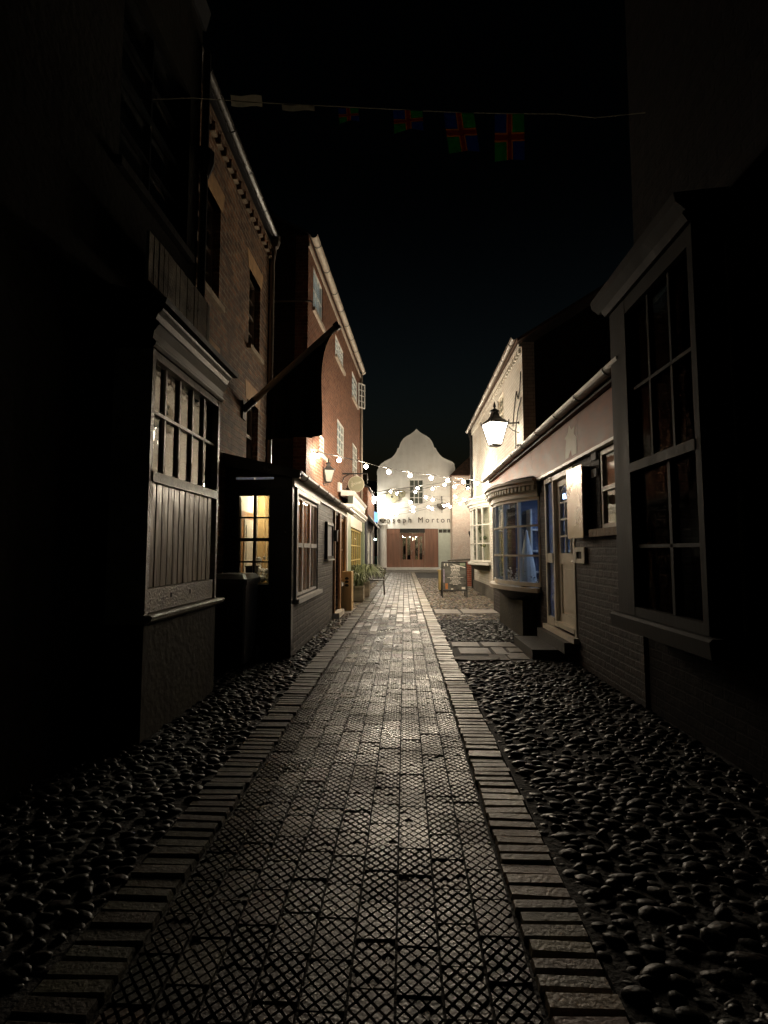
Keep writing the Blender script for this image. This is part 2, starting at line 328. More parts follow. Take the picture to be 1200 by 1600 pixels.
def window(root, F, u0, u1, z0, z1, cols, rows, fm='white_paint', back='dark_room', fw=.05, mw=.022, md=.035, rec=.07, th=.22, split=None,
           sill=None, lintel=None, gl='glass', sillh=.07, lint=.22, bd=None, name='window'):
    f = MB(); d0, d1 = -rec - .06, -rec
    f.boxF(F, u0, u0 + fw, d0, d1, z0, z1); f.boxF(F, u1 - fw, u1, d0, d1, z0, z1)
    f.boxF(F, u0 + fw, u1 - fw, d0, d1, z0, z0 + fw); f.boxF(F, u0 + fw, u1 - fw, d0, d1, z1 - fw, z1)
    a, b, c, e = u0 + fw, u1 - fw, z0 + fw, z1 - fw
    zsp = [c + (e - c) * j / rows for j in range(1, rows)]
    for i in range(1, cols): u = a + (b - a) * i / cols; f.boxF(F, u - mw / 2, u + mw / 2, d1 - md, d1 - .004, c, e)
    for z in zsp:
        w = mw if not (split and abs(z - (z0 + (z1 - z0) * split)) < (z1 - z0) / rows * .6) else mw * 2.1
        f.boxF(F, a, b, d1 - md + .002, d1 - .002 + (.012 if w > mw else 0), z - w / 2, z + w / 2)
    fo = f.build(name, fm, root)
    part('pane', gl, fo, lambda m: m.boxF(F, a, b, d1 - md - .008, d1 - md - .003, c, e))
    bd = bd if bd is not None else th - .03
    part('blind' if back in ('blind', 'net', 'curtain', 'glow_blind', 'grey_blind', 'curtain_lit') else 'room_back', back, fo, lambda m: m.boxF(F, u0 + .001, u1 - .001, -bd - .02, -bd, z0 + .001, z1 - .001))
    if sill: part('sill', sill, fo, lambda m: m.boxF(F, u0 - .06, u1 + .06, -.05, .06, z0 - sillh, z0 - .001))
    if lintel: part('lintel', lintel, fo, lambda m: m.face(F, [(u0 - .06, z1), (u1 + .06, z1), (u1 + .12, z1 + lint), (u0 - .12, z1 + lint)], -.08, .004))
    return fo
def gutter(root, F, u0, u1, d, z, r=.055, mat_='gutter', step=.75, slope=0.0):
    m = MB(); n = 8
    ring = [(d + r * math.cos(math.pi + math.pi * k / n), r * math.sin(math.pi + math.pi * k / n)) for k in range(n + 1)]
    ring += [(d + (r - .008) * math.cos(2 * math.pi - math.pi * k / n), (r - .008) * math.sin(2 * math.pi - math.pi * k / n)) for k in range(n + 1)]
    m.prism([F(u0, a, b + z) for a, b in ring], [F(u1, a, b + z + slope) for a, b in ring])
    g = m.build('gutter', mat_, root)
    u = u0 + step * .35
    while u < u1:
        zz = z + slope * (u - u0) / (u1 - u0)
        rr = [(d + (r + .007) * math.cos(math.pi + math.pi * i / n), zz + (r + .007) * math.sin(math.pi + math.pi * i / n)) for i in range(n + 1)]
        rr += [(d + (r + .001) * math.cos(2 * math.pi - math.pi * i / n), zz + (r + .001) * math.sin(2 * math.pi - math.pi * i / n)) for i in range(n + 1)]
        part('gutter_bracket', 'iron', g, lambda m: m.ext(F, rr, u, u + .03)); u += step * random.uniform(.9, 1.1)
    return g

# ------------------------------------------------------------------ ground
g = MB(); g.box(-120, 120, -60, 160, -.3, -.022); struct(g.build('ground', 'mud'))
PX0, PX1 = -.868, .388; NC = 9; CW = (PX1 - PX0) / NC
def rnd_tint(base, v, w=.12):
    k = random.uniform(1 - v, 1 + v); return tuple(max(.01, c * k * random.uniform(1 - w, 1 + w)) for c in base)
def clip(poly, x0, x1, y0, y1):
    for ax, lim, sg in ((0, x0, 1), (0, x1, -1), (1, y0, 1), (1, y1, -1)):
        out = []
        for i in range(len(poly)):
            p, q = poly[i], poly[(i + 1) % len(poly)]; a, b = (p[ax] - lim) * sg, (q[ax] - lim) * sg
            if a >= 0: out.append(p)
            if (a >= 0) != (b >= 0): t = a / (a - b); out.append((p[0] + (q[0] - p[0]) * t, p[1] + (q[1] - p[1]) * t))
        poly = out
        if not poly: return []
    return poly
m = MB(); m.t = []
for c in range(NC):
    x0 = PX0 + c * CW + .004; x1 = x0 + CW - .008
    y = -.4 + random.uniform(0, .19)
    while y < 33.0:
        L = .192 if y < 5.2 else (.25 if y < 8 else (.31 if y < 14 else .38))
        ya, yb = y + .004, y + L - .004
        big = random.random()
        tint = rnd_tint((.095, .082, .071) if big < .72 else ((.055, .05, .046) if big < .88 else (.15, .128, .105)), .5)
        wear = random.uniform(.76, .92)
        if c < 2 and y < 7: tint = tuple(q * (.6, .8)[c] for q in tint)  # shade of the near left side put into the tint of two columns
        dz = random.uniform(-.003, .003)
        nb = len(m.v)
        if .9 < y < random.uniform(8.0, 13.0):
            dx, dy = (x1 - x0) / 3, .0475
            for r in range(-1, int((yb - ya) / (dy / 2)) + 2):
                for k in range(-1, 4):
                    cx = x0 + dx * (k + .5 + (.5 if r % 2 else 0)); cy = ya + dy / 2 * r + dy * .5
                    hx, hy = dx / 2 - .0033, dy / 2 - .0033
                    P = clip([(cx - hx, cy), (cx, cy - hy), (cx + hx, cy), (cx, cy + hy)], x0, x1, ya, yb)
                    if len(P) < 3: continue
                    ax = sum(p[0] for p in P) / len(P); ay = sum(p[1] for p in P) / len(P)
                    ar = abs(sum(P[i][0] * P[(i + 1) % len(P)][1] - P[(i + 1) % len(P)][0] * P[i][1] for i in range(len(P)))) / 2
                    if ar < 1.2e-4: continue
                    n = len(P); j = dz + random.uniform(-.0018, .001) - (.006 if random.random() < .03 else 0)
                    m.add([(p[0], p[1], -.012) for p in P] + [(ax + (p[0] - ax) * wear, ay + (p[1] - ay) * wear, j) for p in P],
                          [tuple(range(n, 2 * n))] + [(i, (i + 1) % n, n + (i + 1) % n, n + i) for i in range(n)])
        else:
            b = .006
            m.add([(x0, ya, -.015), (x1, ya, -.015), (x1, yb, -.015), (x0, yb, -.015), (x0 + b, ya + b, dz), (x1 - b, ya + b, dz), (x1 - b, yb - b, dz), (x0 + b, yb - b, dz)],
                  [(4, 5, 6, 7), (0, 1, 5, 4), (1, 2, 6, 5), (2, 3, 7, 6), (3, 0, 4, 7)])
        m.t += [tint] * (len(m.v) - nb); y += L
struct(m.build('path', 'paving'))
g = MB(); g.box(PX0 - .01, PX1 + .01, -.4, 33, -.05, -.0135); struct(g.build('path_bed', 'mud'))
def brick_run(m, xa, xb, ya, yb, base, pitch=.071, gap=.008):
    y = ya
    while y < yb:
        L = pitch * random.uniform(.93, 1.07) * (1 if y < 6 else (1.5 if y < 10 else 2.0)); e1, e2 = random.uniform(-.009, .009), random.uniform(-.009, .009) * (3 if random.random() < .06 else 1)
        dz = .004 + random.uniform(-.006, .005); b = random.uniform(.004, .012); sk = random.uniform(-.006, .006); nb = len(m.v)
        x0, x1, y0, y1 = xa + e1, xb + e2, y + gap / 2, y + L - gap / 2
        m.add([(x0, y0 - sk, -.03), (x1, y0 + sk, -.03), (x1, y1 + sk, -.03), (x0, y1 - sk, -.03), (x0 + b, y0 + b - sk, dz), (x1 - b, y0 + b + sk, dz), (x1 - b, y1 - b + sk, dz), (x0 + b, y1 - b - sk, dz)],
              [(4, 5, 6, 7), (0, 1, 5, 4), (1, 2, 6, 5), (2, 3, 7, 6), (3, 0, 4, 7)])
        m.t += [rnd_tint(base, .42 if random.random() < .35 else .2, .1)] * 8; y += L
m = MB(); m.t = []
brick_run(m, PX0 - .245, PX0 - .012, -.4, 33, (.085, .076, .06))  # left run darker: shade on this side is put into its colour
brick_run(m, PX1 + .012, PX1 + .235, -.4, 33, (.27, .235, .18))  # right run paler: the stronger light here is put into its colour
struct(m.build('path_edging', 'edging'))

# cobbles
slabs = [(.635, 1.54, 6.42, 7.72), (.635, 2.0, 11.15, 12.05), (1.54, 2.0, 6.5, 7.62), (-1.4, -1.12, 11.2, 12.4), (-1.5, -1.12, 13.4, 14.4)]
def cobble_field(m, xr, yr, px, py, keep, den=1.0):
    y = yr[0]; row = 0
    while y < yr[1]:
        k = 1 + .0 * y; x = xr[0] + (px / 2 if row % 2 else 0)
        while x < xr[1]:
            cx, cy = x + random.uniform(-.024, .024), y + random.uniform(-.02, .02)
            x += px
            if random.random() > den or not keep(cx, cy): continue
            if any(a - .03 < cx < b + .03 and c - .03 < cy < d + .03 for a, b, c, d in slabs): continue
            s = random.choice([random.uniform(.6, 1.0), random.uniform(.9, 1.3)]); ax, ay, az = px * .54 * s * random.uniform(.8, 1.15), py * .50 * s * random.uniform(.7, 1.1), random.uniform(.014, .026) * min(1, px / .07) * min(1, px / .07)
            ro = random.gauss(0, .35); tx, ty = random.uniform(-.25, .25), random.uniform(-.3, .3); z0 = random.uniform(-.018, -.008)
            vs = []; SEG = 9; wob = [random.uniform(.84, 1.12) for _ in range(SEG)]
            for rr, hh in ((1.0, -.8), (.93, .55), (.62, .93)):
                for q in range(SEG):
                    a = 2 * math.pi * q / SEG; c, sn = math.cos(a), math.sin(a)
                    X = ax * rr * c * wob[q]; Y = ay * rr * sn * wob[q]; Z = az * hh * random.uniform(.92, 1.06) + X * tx + Y * ty
                    vs.append((cx + X * math.cos(ro) - Y * math.sin(ro), cy + X * math.sin(ro) + Y * math.cos(ro), z0 + Z))
            vs.append((cx, cy, z0 + az))
            fs = [(r * SEG + q, r * SEG + (q + 1) % SEG, (r + 1) * SEG + (q + 1) % SEG, (r + 1) * SEG + q) for r in (0, 1) for q in range(SEG)]
            fs += [(2 * SEG + q, 2 * SEG + (q + 1) % SEG, 3 * SEG) for q in range(SEG)]
            m.add(vs, fs); t = rnd_tint(random.choice([(.17, .14, .10), (.12, .10, .08), (.22, .18, .13), (.09, .08, .07)]), .3) if cy > (10.2 if cx > 0 else 8) else rnd_tint(random.choice([(.014, .0135, .013), (.019, .018, .016), (.011, .011, .011), (.03, .027, .023)]), .3); m.t += [t] * len(vs)  # paler far bed; the near stones' gloom is put into their tint
        y += py; row += 1
g = MB(); g.box(-3.4, PX0 - .247, .4, 13.3, -.04, -.0055); g.box(PX1 + .238, 3.4, .4, 26, -.04, -.006); struct(g.build('cobble_bed', 'mud'))
m = MB(); m.t = []
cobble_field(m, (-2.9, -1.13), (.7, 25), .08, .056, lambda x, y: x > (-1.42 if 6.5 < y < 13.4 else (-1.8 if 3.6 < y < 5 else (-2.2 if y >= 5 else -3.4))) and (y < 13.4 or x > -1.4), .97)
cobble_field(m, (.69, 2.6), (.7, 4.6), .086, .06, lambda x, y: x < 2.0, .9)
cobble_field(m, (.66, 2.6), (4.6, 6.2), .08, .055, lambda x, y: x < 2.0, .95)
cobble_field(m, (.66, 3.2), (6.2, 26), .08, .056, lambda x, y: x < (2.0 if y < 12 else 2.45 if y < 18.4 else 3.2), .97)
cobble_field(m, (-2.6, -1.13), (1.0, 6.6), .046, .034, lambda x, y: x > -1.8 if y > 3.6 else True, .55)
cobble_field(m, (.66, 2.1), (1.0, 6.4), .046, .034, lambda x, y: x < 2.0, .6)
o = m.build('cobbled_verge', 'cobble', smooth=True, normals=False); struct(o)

m = MB()
for (x0, x1, y0, y1) in [(.64, 1.05, 7.32, 7.70), (1.07, 1.53, 7.34, 7.71), (.70, 1.12, 6.86, 7.29), (1.14, 1.33, 6.80, 7.31), (1.35, 1.54, 6.98, 7.31), (1.27, 1.54, 6.55, 6.95), (.64, 1.2, 11.2, 12.0), (1.22, 2.0, 11.22, 12.03), (-1.39, -1.13, 11.25, 12.3), (-1.45, -1.13, 13.45, 14.35)]:
    b = .012; z = .004 + random.uniform(-.004, .006); j = lambda: random.uniform(-.012, .012)
    q = [(x0 + j(), y0 + j()), (x1 + j(), y0 + j()), (x1 + j(), y1 + j()), (x0 + j(), y1 + j())]; cx, cy = (x0 + x1) / 2, (y0 + y1) / 2
    m.prism([Vector((x, y, -.03)) for x, y in q], [Vector((x + (b if x < cx else -b), y + (b if y < cy else -b), z)) for x, y in q])
struct(m.build('flagstone_pavement', 'flag_slab'))
m = MB(); m.lathe((.86, 6.52, -.03), [(.30, 0), (.30, .04), (.28, .046)], 20, 1.0, .42); m.box(1.05, 1.26, 6.45, 6.78, -.03, .008)
struct(m.build('pavement_patch', 'concrete'))
m = MB(); m.box(-3, 5, 33.02, 37.2, -.02, .01); struct(m.build('road', 'concrete'))

# ------------------------------------------------------------------ LEFT 0: rendered building with shop window
L0 = thing('rendered_building', 'near left dark rendered building with boarded shop window and olive plinth', 'building', (-2.2, 4.3, 0))
F0 = FX(-2.08, 1)
part('wall', 'shade_render', L0, lambda m: (m.wall(F0, -4, 4.99, 0, 6.9, .3, [(3.55, 4.75, 4.15, 5.75)]), m.boxF(F0, 4.69, 4.99, -4, -.31, 0, 6.9)))
window(L0, F0, 3.55, 4.75, 4.15, 5.75, 2, 4, 'black_paint', 'dark_room', split=.5, sill='dark_timber', th=.28)
part('roof', 'slate', L0, lambda m: m.prism([Vector((-2.0, -4, 6.9)), Vector((-6.5, -4, 9.6)), Vector((-6.5, -4, 9.4)), Vector((-2.05, -4, 6.7))], [Vector((-2.0, 5.0, 6.9)), Vector((-6.5, 5.0, 9.6)), Vector((-6.5, 5.0, 9.4)), Vector((-2.05, 5.0, 6.7))]))
FB = FX(-1.8, 1); YB0, YB1 = 3.60, 4.98
part('plinth', 'render_dark', L0, lambda m: m.boxF(FB, YB0, YB1, -.279, 0, -.05, .84))
fr = MB(); pw = .045                                                   # projecting shop window
for u in (YB0, YB1 - pw): fr.boxF(FB, u, u + pw, -.07, .004, .86, 2.76)
fr.boxF(FB, YB0 + pw, YB1 - pw, -.07, 0, 2.70, 2.76); fr.boxF(FB, YB0 + pw, YB1 - pw, -.075, .012, 1.80, 1.875)
fr.boxF(FB, YB0 + pw, YB1 - pw, -.055, -.028, 2.31, 2.335)
for i in range(1, 5):
    u = YB0 + pw + (YB1 - YB0 - 2 * pw) * i / 5; fr.boxF(FB, u - .012, u + .012, -.0555, -.034, 1.876, 2.309); fr.boxF(FB, u - .012, u + .012, -.0555, -.034, 2.336, 2.699)
fr.boxF(FB, YB0, YB0 + .03, -.278, -.071, .86, 2.76); fr.boxF(FB, YB1 - .03, YB1, -.278, -.071, .86, 2.76)
sw = fr.build('shop_window', 'grey_gloss', L0)
part('pane', 'dull_glass', sw, lambda m: m.boxF(FB, YB0 + pw, YB1 - pw, -.060, -.056, 1.876, 2.699))
part('room_back', 'dark_room', sw, lambda m: m.boxF(FB, YB0 + .031, YB1 - .031, -.277, -.265, .87, 2.74))
sh = MB(); n = 12; ua, ub = YB0 + pw + .003, YB1 - pw - .085
for i in range(n):
    a = ua + (ub - ua) * i / n; b = ua + (ub - ua) * (i + 1) / n; j = random.uniform(-.003, .003)
    sh.ext(lambda u, d, z: FB(d, u, z), [(a + .002, -.05), (b - .002, -.05), (b - .002, -.022 + j), (b - .008, -.014 + j), (a + .008, -.014 + j), (a + .002, -.022 + j)], 0, 1) if False else \
        sh.prism([FB(u, d, 1.045) for u, d in [(a + .002, -.05), (b - .002, -.05), (b - .002, -.022 + j), (b - .009, -.012 + j), (a + .009, -.012 + j), (a + .002, -.022 + j)]],
                 [FB(u, d, 1.80) for u, d in [(a + .002, -.05), (b - .002, -.05), (b - .002, -.022 + j), (b - .009, -.012 + j), (a + .009, -.012 + j), (a + .002, -.022 + j)]])
sh.build('shutter', 'brown_gloss', sw)
bb = MB(); bb.boxF(FB, ua, ub + .05, -.05, -.004, .87, 1.04); bb.build('shutter_rail', 'grey_gloss', sw)
[part('rail_slot', 'dark_room', sw, lambda m: m.boxF(FB, u, u + .02, -.01, -.002, .95, .985)) for u in (4.02, 4.38)]
part('sill', 'grey_gloss', sw, lambda m: m.ext(FB, [(-.27, .80), (.02, .80), (.065, .825), (.075, .85), (.06, .862), (-.27, .865)], YB0 - .03, YB1 + .05))
part('cornice', 'cornice_paint', L0, lambda m: (
    m.ext(FB, [(-.275, 2.765), (.015, 2.765), (.03, 2.785), (.032, 2.80), (.012, 2.82), (-.275, 2.82)], YB0 - .02, YB1 + .02),
    m.ext(FB, [(-.275, 2.822), (.012, 2.822), (.018, 2.87), (.04, 2.90), (.055, 2.92), (.055, 2.935), (.035, 2.94), (-.275, 2.95)], YB0 - .03, YB1 + .04),
    m.ext(FB, [(-.275, 2.952), (.04, 2.952), (.055, 2.99), (.085, 3.015), (.09, 3.03), (.07, 3.04), (-.275, 3.05)], YB0 - .05, YB1 + .07)))
part('lead_roof', 'slate', L0, lambda m: m.ext(FB, [(-.275, 3.052), (.12, 3.052), (.13, 3.09), (-.275, 3.2)], YB0 - .08, YB1 + .16))
pp = MB(); n = 16
for i in range(n):                                                     # boarded parapet over the window
    a = 3.66 + (4.86 - 3.66) * i / n; b = 3.66 + (4.86 - 3.66) * (i + 1) / n; j = random.uniform(-.006, .006)
    pp.boxF(FX(-1.88, 1), a + .003, b - .003, -.03, j, 3.30 + random.uniform(-.004, .004), 3.68)
pp.build('parapet_boards', 'grey_gloss', L0)
pl = MB(); pl.tube([(-2.05, 5.05, 3.25), (-2.05, 5.05, 6.5)], .04, 10); pl.lathe((-2.05, 5.05, 5.15), [(.05, 0), (.10, .14), (.10, .26), (.04, .3)], 10)
pl.build('downpipe', 'iron', L0)

# ------------------------------------------------------------------ LEFT 1: old brick building
L1 = thing('brick_building', 'tall weathered brown brick building with dentilled eaves behind the boarded window', 'building', (-2.2, 7, 0))
F1 = FX(-2.26, 1)
h1 = [(5.42, 6.12, 4.3, 5.52), (7.34, 7.92, 4.3, 5.45), (7.34, 7.92, 2.55, 3.5)]
part('wall', 'old_brick', L1, lambda m: (m.wall(F1, 5.0, 8.38, 0, 6.47, .25, h1), m.box(-7, -2.511, 8.13, 8.38, 0, 6.47)))
for k, (a, b, c, d) in enumerate(h1):
    window(L1, F1, a, b, c, d, 2, 4 if k < 2 else 2, 'brown_gloss', 'dark_room', split=.5, sill='stone', lintel='ochre_stone', th=.24, rec=.09, lint=.26)
part('lintel', 'ochre_stone', L1, lambda m: m.face(F1, [(5.4, 3.5), (6.12, 3.5), (6.2, 3.78), (5.32, 3.78)], -.05, .005))
dn = MB(); dn.boxF(F1, 5.0, 8.40, .001, .035, 6.33, 6.47); u = 5.1
while u < 8.32: dn.boxF(F1, u, u + .1, .001, .06, 6.21, 6.329); u += .2
dn.build('dentil_course', 'old_brick', L1)
part('roof', 'slate', L1, lambda m: m.prism([Vector((-2.16, y, 6.5)) if False else p for y in (5.01,) for p in (Vector((-2.16, y, 6.51)), Vector((-6.5, y, 9.5)), Vector((-6.5, y, 9.35)), Vector((-2.16, y, 6.48)))],
                                            [p for y in (8.44,) for p in (Vector((-2.16, y, 6.51)), Vector((-6.5, y, 9.5)), Vector((-6.5, y, 9.35)), Vector((-2.16, y, 6.48)))]))
gutter(L1, F1, 5.0, 8.44, .12, 6.57, .05, 'iron_gutter', .8)
pl = MB(); pl.tube([(-2.14, 8.36, 6.5), (-2.17, 8.38, 6.3), (-2.21, 8.44, 6.15), (-2.21, 8.44, 2.5)], .035, 10)
pl.lathe((-2.15, 8.37, 6.38), [(.05, 0), (.085, .1), (.085, .2)], 10); pl.build('downpipe', 'gutter', L1)

# flag on a pole
fp0, fp1 = onY(382, 641, 7.15), onY(528, 508, 6.9); fp0.x = -2.255
FLG = thing('wall_flag', 'dark flag hanging from slanted pole on the old brick wall', 'flag', tuple(fp0))
ax = (fp1 - fp0).normalized()
part('flagpole', 'pole', FLG, lambda m: m.tube([fp0 + ax * .03, fp1], [.046, .042], 16), smooth=True)
part('pole_cap', 'iron', FLG, lambda m: m.tube([fp1 - ax * .05, fp1 + ax * .02], .055, 12), smooth=True)
part('pole_socket', 'iron', FLG, lambda m: (m.tube([fp0 - ax * .0, fp0 + ax * .22], .05, 12), m.box(fp0.x, fp0.x + .02, fp0.y - .07, fp0.y + .07, fp0.z - .13, fp0.z + .13)))
def flagmesh():
    vs, fs = [], []; NU, NV = 18, 14; pb = onY(507, 681, 6.9)
    for i in range(NU + 1):
        t = .26 + .70 * i / NU; top = fp0.lerp(fp1, t) - Vector((0, 0, .03)); zb = pb.z
        for j in range(NV + 1):
            s = j / NV; z = top.z + (zb - top.z) * s
            x = top.x - (.155 * (1 - math.exp(-6 * s)) + .02 * math.sin(s * 5)) * (i / NU); y = top.y + (.05 * math.sin(i * .9 + s * 1.5) + .025 * math.sin(i * 2.1 - s * 2)) * (s + .1)
            vs.append((x, y, z))
    for i in range(NU):
        for j in range(NV): a = i * (NV + 1) + j; fs.append((a, a + 1, a + NV + 2, a + NV + 1))
    m = MB(); b = len(vs)
    back = [(x, y + .004, z) for x, y, z in vs]
    m.add(vs + back, fs + [tuple(q + b for q in f[::-1]) for f in fs]); return m
flagmesh().build('flag_cloth', 'flag_dark', FLG, smooth=True)

# ------------------------------------------------------------------ LEFT 2: low lean-to shop
L2 = thing('lean_to_shop', 'low charcoal lean-to shop with lit end window and white side window', 'shop', (-1.4, 6.5, 0))
F2, F2E = FX(-1.4, 1), FY(6.5)
hE = [(-2.115, -1.655, .86, 2.04), (-2.13, -1.64, 2.205, 2.24)]; hS = [(6.72, 8.47, .70, 2.06), (10.35, 11.08, .10, 2.06), (11.30, 12.15, .62, 2.06)]
part('end_wall', 'black_paint', L2, lambda m: (m.wall(F2E, -2.259, -1.4, 0, 2.262, .12, hE), m.prism([Vector((-2.259, 6.5, 2.263)), Vector((-1.4, 6.5, 2.263)), Vector((-2.259, 6.5, 2.46))], [Vector((-2.259, 6.62, 2.263)), Vector((-1.4, 6.62, 2.263)), Vector((-2.259, 6.62, 2.46))]),
     m.boxF(F2E, -2.25, -1.42, 0, .02, .60, .66), m.boxF(F2E, -2.17, -1.47, 0, .025, 2.10, 2.15)))
part('side_wall', 'dark_brick', L2, lambda m: m.wall(F2, 6.621, 12.5, 0, 2.262, .13, hS))
part('far_wall', 'dark_brick', L2, lambda m: m.box(-1.9, -1.4, 12.501, 12.6, 0, 2.262))
part('roof', 'slate', L2, lambda m: m.prism([Vector((-1.27, 6.38, 2.30)), Vector((-2.255, 6.38, 2.53)), Vector((-2.255, 6.38, 2.48)), Vector((-1.27, 6.38, 2.265))], [Vector((-1.27, 12.8, 2.30)), Vector((-1.98, 12.8, 2.53)), Vector((-1.98, 12.8, 2.48)), Vector((-1.27, 12.8, 2.265))]))
part('bargeboard', 'black_paint', L2, lambda m: m.prism([Vector((-1.28, 6.35, 2.29)), Vector((-2.25, 6.35, 2.52)), Vector((-2.25, 6.35, 2.36)), Vector((-1.28, 6.35, 2.2))], [Vector((-1.28, 6.379, 2.29)), Vector((-2.25, 6.379, 2.52)), Vector((-2.25, 6.379, 2.36)), Vector((-1.28, 6.379, 2.2))]))
part('transom_light', 'frost', L2, lambda m: (m.box(-2.13, -1.90, 6.53, 6.54, 2.205, 2.24), m.box(-1.885, -1.64, 6.53, 6.54, 2.205, 2.24)))
part('fascia', 'white_paint', L2, lambda m: m.boxF(F2, 6.47, 12.55, .001, .03, 2.12, 2.26))
gutter(L2, F2, 6.38, 13.0, .10, 2.27, .062, 'gutter', .85)
w = window(L2, F2E, -2.115, -1.655, .86, 2.04, 2, 4, 'black_paint', 'plaster', fw=.035, mw=.02, rec=.02, th=.12, split=.5, bd=4.0)
for o in list(w.children):
    if o.name.startswith('room_back'): bpy.data.objects.remove(o)
part('sash_edge', 'cream_paint', w, lambda m: [m.boxF(F2E, a, b, -.070, -.0601, c, d) for i in range(2) for (a, b, c, d) in [(-2.079 + i * .2, -2.067 + i * .2, .9, 2.0), (-1.912 + i * .2, -1.900 + i * .2, .9, 2.0)]])
for k in range(3):
    u0 = 6.735 + k * .578; F = F2
    ww = window(L2, F, u0, u0 + .565, .715, 2.045, 2, 2, 'white_paint', 'curtain_lit', fw=.035, mw=.016, rec=.02, md=.02, th=.12, bd=.13 + .0)
    part('meeting_rail', 'white_paint', ww, lambda m: m.boxF(F, u0 + .0351, u0 + .5299, -.075, -.012, 1.36, 1.42))
part('window_surround', 'white_paint', L2, lambda m: (m.boxF(F2, 6.66, 6.719, .001, .03, .70, 2.115), m.boxF(F2, 6.72, 8.47, .001, .028, 2.06, 2.115)))
part('sill', 'white_paint', L2, lambda m: m.boxF(F2, 6.64, 8.55, -.02, .07, .64, .699))
d = part('door', 'door_oak', L2, lambda m: (m.boxF(F2, 10.36, 11.07, -.09, -.05, .11, 2.05), m.boxF(F2, 10.42, 11.0, -.049, -.04, .25, .9), m.boxF(F2, 10.42, 11.0, -.049, -.04, 1.0, 1.95)))
part('handle', 'chrome', d, lambda m: m.tube([F2(10.5, -.02, 1.02), F2(10.5, -.02, 1.14)], .012, 8))
part('door_frame', 'oak', L2, lambda m: (m.boxF(F2, 10.28, 10.349, .001, .04, .1, 2.11), m.boxF(F2, 11.081, 11.299, .001, .04, .1, 2.11), m.boxF(F2, 12.151, 12.24, .001, .04, .1, 2.11)))
part('corner_post', 'white_paint', L2, lambda m: m.boxF(F2, 12.36, 12.51, .001, .05, .0, 2.119))
part('doorstep', 'cream_paint', L2, lambda m: m.box(-1.52, -1.27, 10.3, 11.15, 0, .1))
window(L2, F2, 11.31, 12.14, .63, 2.05, 1, 2, 'oak', 'pine', fw=.06, rec=.02, th=.12, sill='white_paint', bd=.1)
part('lining', 'plaster', L2, lambda m: (m.box(-2.195, -2.17, 6.63, 9.6, .05, 2.25), m.box(-2.17, -1.54, 9.58, 9.6, .05, 2.25), m.box(-2.17, -1.535, 6.63, 9.58, 2.25, 2.26), m.box(-2.17, -1.535, 6.63, 9.58, .03, .05)))
part('panelled_door', 'oak', L2, lambda m: (m.box(-2.169, -2.14, 6.82, 7.52, .06, 1.84)))
part('door_panel', 'cream_paint', L2, lambda m: (m.box(-2.139, -2.128, 6.92, 7.42, .2, .88), m.box(-2.139, -2.128, 6.92, 7.42, 1.0, 1.74), m.box(-2.127, -2.12, 6.98, 7.36, 1.08, 1.66)))
part('post', 'pine', L2, lambda m: (m.box(-2.165, -2.07, 7.66, 7.78, .05, 2.24), m.box(-2.165, -2.10, 7.98, 8.04, .05, 2.24), m.box(-2.165, -2.05, 8.3, 8.42, .05, 2.24)))
lb = thing('pendant_lamp', 'glowing pendant bulb inside the lean-to shop', 'lamp', (-1.80, 7.42, 2.2))
part('bulb', 'inner', lb, lambda m: m.ball((-1.80, 7.42, 2.05), .045), smooth=True)
part('flex', 'iron', lb, lambda m: m.tube([(-1.80, 7.42, 2.09), (-1.80, 7.42, 2.199)], .006, 6))
tb = thing('display_table', 'small timber table behind the lit end window', 'table', (-1.85, 7.0, .05))
part('tabletop', 'pine', tb, lambda m: m.box(-2.1, -1.60, 6.75, 7.3, .86, .90))
for x in (-2.06, -1.66):
    for y in (6.8, 7.22): part('leg', 'pine', tb, lambda m: m.box(x - .02, x + .02, y - .02, y + .02, .05, .859))
dv = thing('dried_flowers', 'pale dried flowers and stems piled on the table in the lit window', 'flowers', (-1.85, 7.0, .9))
def stems(m, n, col):
    for _ in range(n):
        x, y = random.uniform(-2.04, -1.66), random.uniform(6.8, 7.2); L = random.uniform(.1, .3); a = random.uniform(-1.2, 1.2)
        m.tube([(x, y, .91), (x + math.sin(a) * L, y, .91 + abs(math.cos(a)) * L * .7)], .006, 5)
part('stem', 'pine', dv, lambda m: stems(m, 16, 0))
bo_ = part('bloom', 'white_paint', dv, lambda m: [m.ball((random.uniform(-2.04, -1.66), random.uniform(6.8, 7.15), .91 + random.uniform(.01, .2) * (1.6 if random.random() < .3 else .8)), random.uniform(.018, .042), 6, 4) for _ in range(95)]); bo_['kind'] = 'stuff'
bx = thing('storage_box', 'dark square box standing on the table inside the end window', 'box', (-1.98, 6.8, .9))
part('box_body', 'dark_timber', bx, lambda m: m.box(-2.04, -1.90, 6.70, 6.79, .901, 1.10)); part('box_lid', 'dark_timber', bx, lambda m: m.box(-2.046, -1.894, 6.694, 6.796, 1.101, 1.118))
ps = thing('framed_notice', 'white framed notice in black surround on the charcoal brick', 'notice', (-1.4, 9.6, 1.5))
part('frame', 'black_paint', ps, lambda m: (m.boxF(F2, 9.2, 9.25, .001, .05, 1.17, 1.83), m.boxF(F2, 9.95, 10.0, .001, .05, 1.17, 1.83), m.boxF(F2, 9.25, 9.95, .001, .05, 1.78, 1.83), m.boxF(F2, 9.25, 9.95, .001, .05, 1.17, 1.22)))
part('sheet', 'net', ps, lambda m: m.boxF(F2, 9.25, 9.95, .001, .02, 1.22, 1.78))
part('ledge', 'white_paint', ps, lambda m: m.boxF(F2, 9.19, 10.01, .001, .07, 1.14, 1.169))
